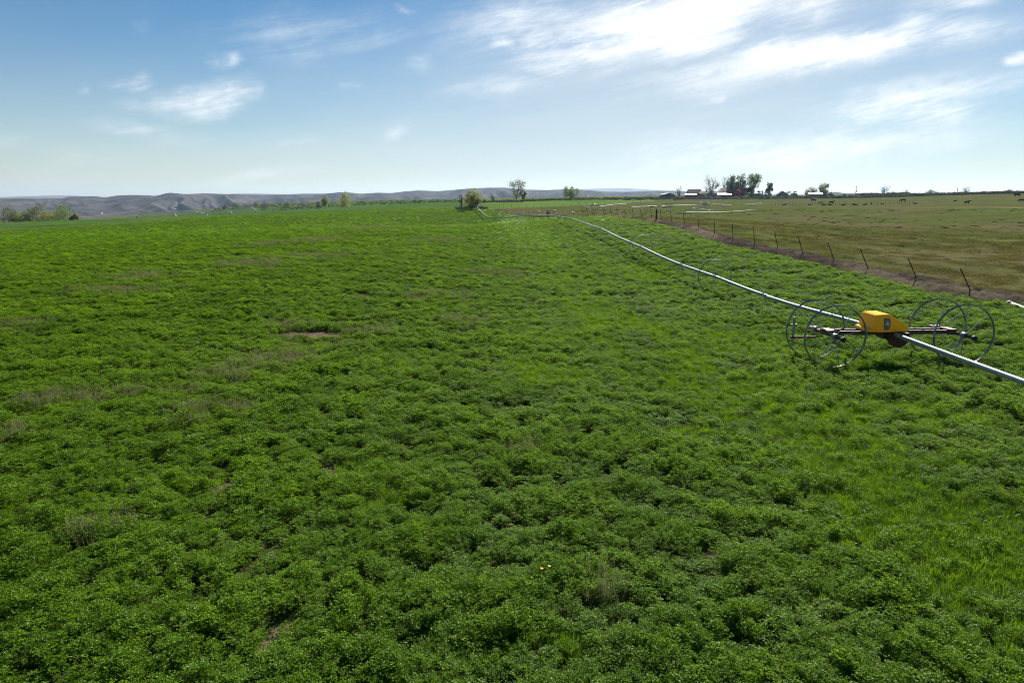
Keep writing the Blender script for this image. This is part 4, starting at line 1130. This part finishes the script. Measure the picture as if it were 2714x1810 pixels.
def building(name, px, d, wpx, dep, h_wall, h_roof, rz, wm, rm, label, ridge='x', openings=(), over=.35, open_front=False, pent=False):
    base = on(px, d); w = wpx / FPX * d; az = math.atan2(base[0], base[1])
    root = empty(name, base, -az + rz); tag(root, label, 'building')
    f = -.6
    if open_front:
        for sx in (-1, 0, 1):
            for sy in (-1, 1): MB().box((sx * (w / 2 - .1), sy * (dep / 2 - .1), (h_wall + f) / 2), (.18, .18, h_wall - f)).build('roof_post', wm, root)
        MB().box((0, dep / 2 - .05, (h_wall + f) / 2), (w, .1, h_wall - f)).build('rear_wall', wm, root)
    else:
        mb = MB(); mb.box((0, 0, (h_wall + f) / 2), (w, dep, h_wall - f))
        if not pent:
            if ridge == 'x':
                for sx in (-1, 1): mb.prism([(-dep / 2, 0), (dep / 2, 0), (0, h_roof - .05)], (sx * (w / 2 - .06), 0, h_wall + .003), Vector((0, 1, 0)), Vector((0, 0, 1)), Vector((1, 0, 0)), .1)
            else:
                for sy in (-1, 1): mb.prism([(-w / 2, 0), (w / 2, 0), (0, h_roof - .05)], (0, sy * (dep / 2 - .06), h_wall + .003), Vector((1, 0, 0)), Vector((0, 0, 1)), Vector((0, 1, 0)), .1)
        mb.build('wall', wm, root)
    th = .14
    if pent:
        prof = [(-dep / 2 - over, 0), (dep / 2 + over, h_roof), (dep / 2 + over, h_roof + th), (-dep / 2 - over, th)]
        rf = MB().prism(prof, (0, 0, h_wall + .01), Vector((0, 1, 0)), Vector((0, 0, 1)), Vector((1, 0, 0)), w + 2 * over).build('roof', rm, root)
    else:
        hw = (dep if ridge == 'x' else w) / 2; k = over * h_roof / hw
        prof = [(-hw - over, -k), (0, h_roof), (hw + over, -k), (hw + over, -k + th), (0, h_roof + th), (-hw - over, -k + th)]
        axv, dv = (Vector((0, 1, 0)), Vector((1, 0, 0))) if ridge == 'x' else (Vector((1, 0, 0)), Vector((0, 1, 0)))
        rf = MB().prism(prof, (0, 0, h_wall + .02), axv, Vector((0, 0, 1)), dv, (w if ridge == 'x' else dep) + 2 * over).build('roof', rm, root)
    for (kind, fx, z0, ow, oh) in openings:
        x = fx * w / 2
        if kind == 'window':
            o = MB().box((x, -dep / 2 - .02, z0 + oh / 2), (ow + .2, .08, oh + .2)).build('window', white_p, root); MB().box((x, -dep / 2 - .065, z0 + oh / 2), (ow, .02, oh)).build('pane', glass, o)
        elif kind == 'door':
            MB().box((x, -dep / 2 - .03, z0 + oh / 2), (ow, .08, oh)).build('door', wall_b if wm is not wall_b else roof_d, root)
        elif kind == 'chimney':
            MB().box((x, 0, h_wall + h_roof + .3), (.7, .7, 1.4)).build('chimney', wall_b, rf)
    return root


building('barn', 1768, 445, 31, 8, 2.3, .9, .25, wall_g, roof_w, 'small grey barn with a light gabled roof left of the pale bare tree', 'y', (('door', -.3, 0, 1.8, 1.9), ('window', .5, .9, .9, .8)), .3)
building('shed', 1839, 455, 32, 8, 2.6, 2.4, .1, wall_b, roof_d, 'dark shed with a steep dark roof left of the farmhouse', 'x', (('window', .6, 1.0, 1.0, .9),), .3)
building('lean_to', 1830, 444, 28, 4, 1.9, .45, .05, wall_b, roof_w, 'low lean to with pale metal roof before the dark shed', 'x', (('door', .1, 0, 2.2, 1.7),), .3, False, True)
building('farmhouse', 1878, 452, 45, 9, 2.5, 1.5, .05, wall_t, roof_br, 'long low farmhouse with a brown shingle roof', 'x', (('window', -.6, .9, 1.4, 1.1), ('door', -.2, 0, 1.0, 2.0), ('window', .15, .9, 1.4, 1.1), ('window', .6, .9, 1.6, 1.1), ('chimney', -.3, 0, 0, 0)), .5)
building('farmhouse', 1926, 468, 31, 10, 3.6, 2.4, -.5, wall_t, roof_p, 'tall house with faded red gabled roof behind the white roofed shed', 'x', (('window', .2, 2.0, 1.2, 1.1),), .5)
building('equipment_shed', 1919, 440, 33, 6, 2.0, .9, .05, wall_b, roof_w, 'shed with a bright white sloping roof beside the red tree', 'x', (('door', -.2, 0, 3, 1.8), ('door', .55, 0, 2.2, 1.8)), .4, False, True)
building('gabled_house', 2070, 452, 22, 8, 2.0, 2.0, .15, wall_g, roof_d, 'grey gabled house among bushes right of the slender poplar', 'y', (('window', 0, .8, 1.2, 1.0),), .4)
building('open_shed', 2160, 440, 31, 6, 1.9, .8, .03, wall_b, roof_w, 'open pole shed with a bright white roof before the pale poplars', 'x', (), .3, True, True)

# truck beside the equipment shed
blue_p = mat('pale_blue_paint', (.28, .34, .42), .35, 0, .1, 3)


def truck():
    b = on(1907, 433); root = empty('pickup_truck', b, .15); tag(root, 'pale blue pickup truck parked before the white roofed shed', 'truck')
    MB().prism([(-2.4, .45), (2.4, .45), (2.4, .95), (1.1, 1.05), (.75, 1.65), (-.55, 1.68), (-.75, 1.1), (-2.4, 1.05)], (0, 0, 0), Vector((1, 0, 0)), Vector((0, 0, 1)), Vector((0, 1, 0)), 1.75).build('body', blue_p, root)
    for s in (-1, 1): MB().prism([(.95, 1.1), (.70, 1.55), (-.45, 1.57), (-.55, 1.1)], (0, s * .885, 0), Vector((1, 0, 0)), Vector((0, 0, 1)), Vector((0, 1, 0)), .02).build('window', glass, root)
    wm = MB().tube([(0, -.12, 0), (0, .12, 0)], .37, 14).mesh('wheel', black); rm_ = MB().tube([(0, -.13, 0), (0, .13, 0)], .2, 10).mesh('rim', steel)
    for x in (-1.5, 1.5):
        for y in (-.78, .78): w = inst(wm, 'wheel', root, (x, y, .37)); inst(rm_, 'rim', w)


truck()
# satellite dish
b = on(1870, 434); t = empty('satellite_dish', b); tag(t, 'white satellite dish on a post in front of the farmhouse', 'dish')
MB().tube([(0, 0, -.2), (0, 0, 1.1)], .05, 6).build('mast', steel, t)
g_ = MB(); n = 16; vs = []
for rr, dd in ((0, 0), (.45, .06), (.8, .19), (1.05, .34)):
    for i in range(n): an = 2 * math.pi * i / n; vs.append((rr * math.cos(an), -dd, rr * math.sin(an)))
fs = [(r_ * n + i, r_ * n + (i + 1) % n, (r_ + 1) * n + (i + 1) % n, (r_ + 1) * n + i) for r_ in range(3) for i in range(n)]
g_.add(vs, fs)
o = g_.build('dish', white_p, t, True); o.location = (0, 0, 1.5); o.rotation_euler = (-.55, 0, .4)
MB().tube([(0, 0, 0), (0, -.8, 0)], .03, 5).build('feed_arm', steel, t).location = (0, 0, 1.5)

# poles
def pole(px, d, ytop, lab, arm=True):
    b = on(px, d); H = P(px, ytop, d)[2] - b[2]; root = empty('utility_pole', b, random.uniform(-.4, .4)); tag(root, lab, 'pole')
    MB().tube([(0, 0, -.5), (.12, 0, H)], [.17, .12], 8).build('shaft', wood, root)
    if arm:
        ca = MB().box((.1, -.15, H - .5), (2.4, .12, .14)).build('crossarm', wood, root)
        for x in (-1.0, .1, 1.1): MB().tube([(x, -.15, H - .43), (x, -.15, H - .22)], .06, 6).build('insulator', glass, ca)
        MB().tube([(.36, -.1, H - 3.4), (.36, -.1, H - 2.5)], .3, 8).build('transformer', wall_g, root)


pole(2266, 430, 494, 'wooden utility pole with a transformer between bare trees')
pole(2534, 420, 496, 'thin plain pole beside the dark leafless tree', False)

# far houses under the bluffs
for k, (px, py, lab) in enumerate(((467, 555.5, 'white far building lower of two under the bluffs'), (465, 547, 'small white far house upper of two under the bluffs'), (270, 567, 'tiny white far building low under the left bluffs'))):
    r = Vector(ray(px, py)).normalized(); ok, loc, nrm, _ = bpy.data.objects['hills'].ray_cast(Vector((0, 0, CAM_H)), r)
    if not ok: loc = Vector(P(px, py, 2000))
    t = empty('far_house', loc, .3); tag(t, lab, 'house', 'far houses under the bluffs'); w = (8, 4.5, 3.5)[k]
    MB().box((0, 0, 0), (w, 5, 3.4)).build('wall', white_p, t)
    MB().prism([(-3.4, 0), (3.4, 0), (0, 1.6)], (0, 0, 1.71), Vector((0, 1, 0)), Vector((0, 0, 1)), Vector((1, 0, 0)), w + .6).build('roof', roof_w, t)

# ------------------------------------------------------------------ cattle
hide = mat('black_hide', (.010, .009, .009), .9, 0, .4, 3.0, 0, .05); hide_g = mat('grey_hide', (.13, .125, .12), .75, 0, .25, 2.0, 0, col2=(.5, .48, .45), thr=(.5, .56))
hide_b = mat('brown_hide', (.06, .032, .02), .75, 0, .3, 3.0)


def skin_mesh(name, verts, edges, radii, mt):
    me = bpy.data.meshes.new(name); me.from_pydata(verts, edges, []); o = bpy.data.objects.new(name, me); COL.objects.link(o)
    md = o.modifiers.new('skin', 'SKIN'); sk = me.skin_vertices[0].data
    for i, r in enumerate(radii): sk[i].radius = r if isinstance(r, tuple) else (r, r)
    sk[0].use_root = True
    s2 = o.modifiers.new('sub', 'SUBSURF'); s2.levels = 1; s2.render_levels = 1
    dg = bpy.context.evaluated_depsgraph_get(); m2 = bpy.data.meshes.new_from_object(o.evaluated_get(dg)); m2.name = name
    bpy.data.objects.remove(o); bpy.data.meshes.remove(me); m2.materials.clear(); m2.materials.append(mt)
    m2.polygons.foreach_set('use_smooth', [True] * len(m2.polygons)); return m2


def cow_mesh(name, pose, mt):
    """facing +X, hooves at z = 0"""
    hz = 0 if pose != 'lying' else -.72
    v = [(-.75, 0, 1.02 + hz), (-.1, 0, .98 + hz), (.55, 0, 1.0 + hz)]; r = [(.30, .34), (.34, .38), (.30, .37)]; e = [(0, 1), (1, 2)]
    def addc(par, pts, rr):
        for p, q in zip(pts, rr): v.append(p); r.append(q); e.append((par, len(v) - 1)); par = len(v) - 1
        return par
    if pose == 'grazing': nk = [(.95, 0, .92), (1.2, 0, .55), (1.32, 0, .25), (1.38, 0, .08)]
    else: nk = [(.92, 0, 1.2 + hz), (1.15, 0, 1.38 + hz), (1.38, .03, 1.32 + hz), (1.6, .05, 1.22 + hz)]
    h = addc(2, nk, [.19, .14, .13, .075])
    pole_i = len(v) - 3
    for s in (-1, 1): addc(pole_i, [(nk[1][0] - .02, s * .2, nk[1][2] + .08), (nk[1][0] - .03, s * .3, nk[1][2] + .06)], [.05, .03])
    if pose == 'lying':
        for s in (-1, 1):
            addc(2, [(.75, s * .22, .16), (1.0, s * .28, .09), (.7, s * .34, .06)], [.12, .07, .05]); addc(0, [(-.5, s * .36, .2), (-.15, s * .42, .12), (-.6, s * .46, .06)], [.16, .09, .05])
    else:
        st = .12
        for s in (-1, 1):
            addc(2, [(.58 + st * s, s * .2, .62), (.60 + st * s * 1.6, s * .2, .36), (.58 + st * s * 2, s * .2, .03)], [.13, .075, .06])
            addc(0, [(-.72 - st * s, s * .22, .66), (-.88 - st * s * 1.5, s * .22, .42), (-.80 - st * s * 2, s * .22, .03)], [.16, .08, .06])
    addc(0, [(-1.06, 0, 1.08 + hz), (-1.14, 0, .72 + hz * .6), (-1.13, 0, .45 + hz * .5)], [.06, .03, .045])
    return skin_mesh(name, v, e, r, mt)


CM = {(p, c): cow_mesh('cow', p, m_) for p in ('standing', 'grazing', 'lying') for c, m_ in (('black', hide), ('grey', hide_g), ('brown', hide_b)) if (p, c) in (('standing', 'black'), ('grazing', 'black'), ('lying', 'black'), ('standing', 'grey'), ('grazing', 'brown'))}
COWS = [  # x, y of the hooves, pose, coat, facing (1 right), size, label
    (2563, 541, 'standing', 'black', 0, 1.15, 'biggest black cow standing side on in the pasture, facing right'),
    (2706, 535, 'grazing', 'black', 3.0, 1.1, 'black cow cut by the right edge of the photograph'),
    (2695, 522, 'standing', 'black', 2.6, 1.2, 'black cow standing highest up the slope near the right edge'),
    (2425, 543, 'standing', 'grey', 2.2, 1.0, 'grey and white cow standing among the black cattle'),
    (2393, 535, 'grazing', 'black', 2.6, 1.1, 'black cow grazing below the spiky leafless tree'),
    (2204, 541, 'standing', 'black', .1, 1.05, 'black cow standing right behind the lying cattle, facing right'),
    (2175, 541, 'grazing', 'brown', 2.9, .95, 'brownish cow grazing at the left end of the herd'),
    (2156, 535, 'standing', 'black', 2.3, 1.05, 'black cow standing alone below the open white roofed shed'),
    (2182, 545, 'lying', 'black', .4, 1.1, 'black cow lying with raised head under the brownish grazing cow'),
    (2200, 545, 'lying', 'black', 3.1, 1.0, 'black cow lying in front of the standing cow'),
    (2234, 545, 'lying', 'black', .1, 1.2, 'black cow lying alone in the middle of the herd'),
    (2267, 544.5, 'lying', 'black', 3.1, 1.2, 'black cow lying below the utility pole'),
    (2291, 543.5, 'lying', 'black', .0, 1.0, 'black cow lying at the right end of the resting herd'),
    (2309, 543, 'standing', 'black', 1.2, .8, 'black calf standing by the far fence'),
    (2339, 541.5, 'lying', 'black', 2.8, .7, 'black calf lying below the wide leafless tree'),
    (2145, 544.5, 'lying', 'black', .5, .9, 'black cow lying at the left end of the resting herd'),
    (2078, 544, 'lying', 'black', .2, 1.0, 'black cow lying apart below the gabled house'),
    (2531, 534, 'lying', 'black', .3, .9, 'black cow lying below the thin pole'),
    (1727, 550, 'lying', 'black', .1, 1.0, 'black cow lying at the white pipe left of the farm'),
]
for k, (px, py, pose, coat, rz, sc, lab) in enumerate(COWS):
    x, y, z = hit(px, py, 420, 330); sc *= (3.9 / .75 if pose == 'lying' else 8.0 / 1.45) / FPX * y
    o = inst(CM[(pose, coat)], 'cow', None, (x, y, z - .02), (0, 0, rz + random.uniform(-.15, .15)), (sc, sc, sc)); tag(o, lab, 'cow', 'cattle on the pasture')

# ------------------------------------------------------------------ wheel lines standing in the pasture
white_pipe = mat('bright_pipe', (.36, .38, .37), .35, .3, .1, 6.0)


def far_line(ends, wheels, lab, post=None, r=.062):
    q = [Vector(hit(px, py, 420, 300)) for px, py in ends]
    for p in q: p.z += WHEEL_R
    root = empty('irrigation_pipe_line', q[0] - Vector((0, 0, WHEEL_R))); tag(root, lab, 'irrigation line', 'irrigation lines in the pasture')
    o = Vector(root.location); pt = []
    for a, b in zip(q, q[1:]):
        for k in range(6):
            p = a.lerp(b, k / 6); p.z = tz(p.x, p.y) + WHEEL_R; pt.append(p)
    pt.append(q[-1]); MB().tube([p - o for p in pt], r, 8).build('pipe', white_pipe, root, True)
    rm_ = rim_mesh('wheel', WHEEL_R, .09, steel); sp = spoke_mesh(WHEEL_R)
    for t in wheels:
        i = min(int(t * (len(pt) - 1)), len(pt) - 2); p = pt[i].lerp(pt[i + 1], t * (len(pt) - 1) - i); d = pt[i + 1] - pt[i]
        w = inst(rm_, 'wheel', root, p - o, (0, 0, math.atan2(-d.x, d.y)))
        for k in range(6): inst(sp, 'spoke', w, (0, 0, 0), (0, math.pi * k / 3, 0))
    return root, pt


far_line([(1815, 575), (1840, 574), (2003, 566)], [.44, .48], 'pale pipe line on wheels nearest in the pasture, pointing right')
far_line([(1837, 561), (1886, 568)], [.96], 'thin grey pipe meeting the nearest pasture pipe line at its wheels')
r_, pt_ = far_line([(1852, 541), (1900, 548), (1942, 554)], [.38, .45, .75, .82], 'bright slanting pipe line with a mover below the equipment shed')
far_line([(1963, 552), (2018, 544)], [.3, .42], 'thin pipe line rising to the right below the junipers')
far_line([(1667, 558), (1740, 555)], [.5], 'bright white pipe line left of the slanting pipe line')
far_line([(1740, 555), (1866, 550)], [.25, .8], 'faint pipe line running on from the bright white one')
far_line([(1543, 550), (1560, 558), (1578, 558.5), (1660, 547)], [.35, .62, .66], 'bent pipe line farthest left behind the fence posts')
# drive unit in the pasture
x, y, z = hit(1867, 551, 420, 280); t = empty('pipe_mover', (x, y, z), .4); tag(t, 'small pipe mover with white cover standing in the pasture', 'pipe mover')
MB().prism([(-.6, .9), (.6, .9), (.5, 1.5), (-.3, 1.6)], (0, 0, 0), Vector((1, 0, 0)), Vector((0, 0, 1)), Vector((0, 1, 0)), .8).build('engine_cover', white_p, t)
MB().box((0, 0, .84), (2.6, .5, .1)).build('frame_beam', rust, t)
for sx in (-1.2, 1.2):
    for sy in (-.4, .4): inst(bpy.data.meshes['wheel'], 'wheel', t, (sx, sy, .875))
x, y, z = hit(1768, 551, 420, 280); t = empty('hay_feeder', (x, y, z), .2); tag(t, 'rusty reddish feeder frame standing in the pasture behind the wooden post', 'feeder')
MB().box((0, 0, .55), (2.4, 1.2, .5)).build('trough', rust, t)
for sx in (-1.5, -.9, -.3, .3, .9, 1.5): MB().tube([(sx, -.8, 0), (sx, -.8, 1.2)], .04, 5).build('rail_post', tpost, t)
MB().tube([(-1.5, -.8, 1.15), (1.5, -.8, 1.15)], .03, 5).build('top_rail', tpost, t)


# far wire fences
def far_fence(pix, n, lab, h=1.15):
    q = [hit(px, py, 430, d) for px, py, d in pix]; root = empty('wire_fence', q[0]); tag(root, lab, 'fence'); o = Vector(root.location)
    pm = MB().box((0, 0, h / 2 - .1), (.06, .06, h + .2)).mesh('post', tpost); tp = []
    xs = np.linspace(0, len(q) - 1, n)
    for s in xs:
        i = min(int(s), len(q) - 2); p = Vector(q[i]).lerp(Vector(q[i + 1]), s - i); p.z = tz(p.x, p.y); tp.append(p)
        inst(pm, 'post', root, p - o, (random.uniform(-.07, .07), random.uniform(-.07, .07), random.uniform(0, 1)), (1, 1, random.uniform(.85, 1.15)))
    for hh in (.5, 1.1): MB().tube([p - o + Vector((0, 0, hh)) for p in tp], .006, 4).build('wire', wire_m, root)


far_fence([(2040, 546, 250), (2200, 545, 250), (2420, 541, 260)], 44, 'thin wire fence behind the resting cattle')
far_fence([(1275, 552, 215), (1330, 551, 225), (1480, 548, 250), (1620, 541, 320), (1760, 532, 420)], 32, 'low wire fence along the edge of the bright hayfield')
far_fence([(1600, 531, 425), (1700, 530, 425), (1790, 529, 425)], 22, 'wire fence left of the small grey barn at the skyline')


# ------------------------------------------------------------------ pivot sprinkler in the left field
def pivot():
    D = 520.0; tw = [(359, 571, 0), (461, 564.5, 1), (540, 566.5, 1), (609, 560, 1), (671, 552, 2)]
    cream = mat('pivot_pipe', (.86, .86, .80), .5, .1, .1, 3)
    b0 = on(359, D); root = empty('pivot_sprinkler', b0); tag(root, 'pale centre pivot sprinkler of four arched spans in the far left field', 'irrigation machine'); o = Vector(root.location)
    tops = []
    for px, py, kind in tw:
        p = Vector(P(px, py, D)); g = Vector(on(px, D)); tops.append(p)
        p, g = p - o, g - o; h = p.z - g.z
        t = MB()
        for s in (-1, 1): t.tube([p, g + Vector((1.6, s * 1.5, .45))], .20, 6) if kind else t.tube([p, g + Vector((0, s * .5, 0))], .16, 6)
        t.tube([g + Vector((1.6, -1.9, .5)), g + Vector((1.6, 1.9, .5))], .12, 6)
        if kind == 2: t.tube([p + Vector((0, 0, .3)), g + Vector((4.2, 0, .4))], .11, 6).tube([p, p + Vector((3.0, 0, -1.2))], .1, 6)
        tt = t.build('tower', cream, root)
        if kind:
            for s in (-1, 1): MB().tube([g + Vector((1.5, s * 1.5, .55)), g + Vector((1.75, s * 1.5, .55))], .55, 12).build('wheel', black, tt)
        else: MB().box(g + Vector((0, 0, h * .45)), (1.0, .9, h * .8)).build('control_box', steel, tt)
    for i in range(4):
        a, b = tops[i], tops[i + 1]; q = []
        for k in range(13):
            t = k / 12; p = a.lerp(b, t); p.z += 4 * t * (1 - t) * ((b - a).length * .055); q.append(p)
        sp_ = MB().tube([p - o for p in q], .42, 6).build('span', cream, root, True)
        m2 = MB(); low = []
        for k in range(1, 12, 2):
            p = q[k] - o; l = p - Vector((0, 0, 1.25 * math.sin(math.pi * k / 12))); low.append(l); m2.tube([p, l], .05, 4, False)
        for k in range(len(low) - 1): m2.tube([low[k], low[k + 1]], .05, 4, False)
        m2.build('truss', steel, sp_)


pivot()

# ------------------------------------------------------------------ dandelions
pet = mat('yellow_petal', (.80, .58, .01), .6, 0, .1, 5); stm = mat('flower_stem', (.08, .16, .03), .6, 0, .2, 5)
fm = MB()
for ring, n, zz in ((.024, 12, 0), (.018, 10, .006), (.010, 7, .011)):
    for i in range(n):
        an = 2 * math.pi * i / n + ring * 40; c, s = math.cos(an), math.sin(an); w = .0045
        fm.add([(0, 0, zz - .002), (c * ring * .6 - s * w, s * ring * .6 + c * w, zz + .003), (c * ring, s * ring, zz + .006), (c * ring * .6 + s * w, s * ring * .6 - c * w, zz + .003)], [(0, 1, 2, 3)])
fme = fm.mesh('flower_head', pet); sme = MB().tube([(0, 0, -.4), (.01, 0, -.2), (0, 0, 0)], .003, 5).mesh('stem', stm)
for k, (dx, dy, lab) in enumerate(((1244, 1336, 'yellow dandelion at the left of the close pair in the lower middle alfalfa'), (1260, 1331, 'yellow dandelion at the right of the close pair in the lower middle alfalfa'), (1460, 1150, 'tiny yellow dandelion alone in the alfalfa right of the picture centre line'), (822, 1208, 'tiny yellow dandelion alone in the alfalfa left of the centre, near the bare soil patch'))):
    x, y = gp(dx, dy); y *= .955; x *= .955; t = empty('dandelion', (x, y, .42)); tag(t, lab, 'flower', 'dandelions in the alfalfa')
    a = inst(fme, 'flower_head', t, (0, 0, 0), (.35, .1 * k, k)); inst(sme, 'stem', t)
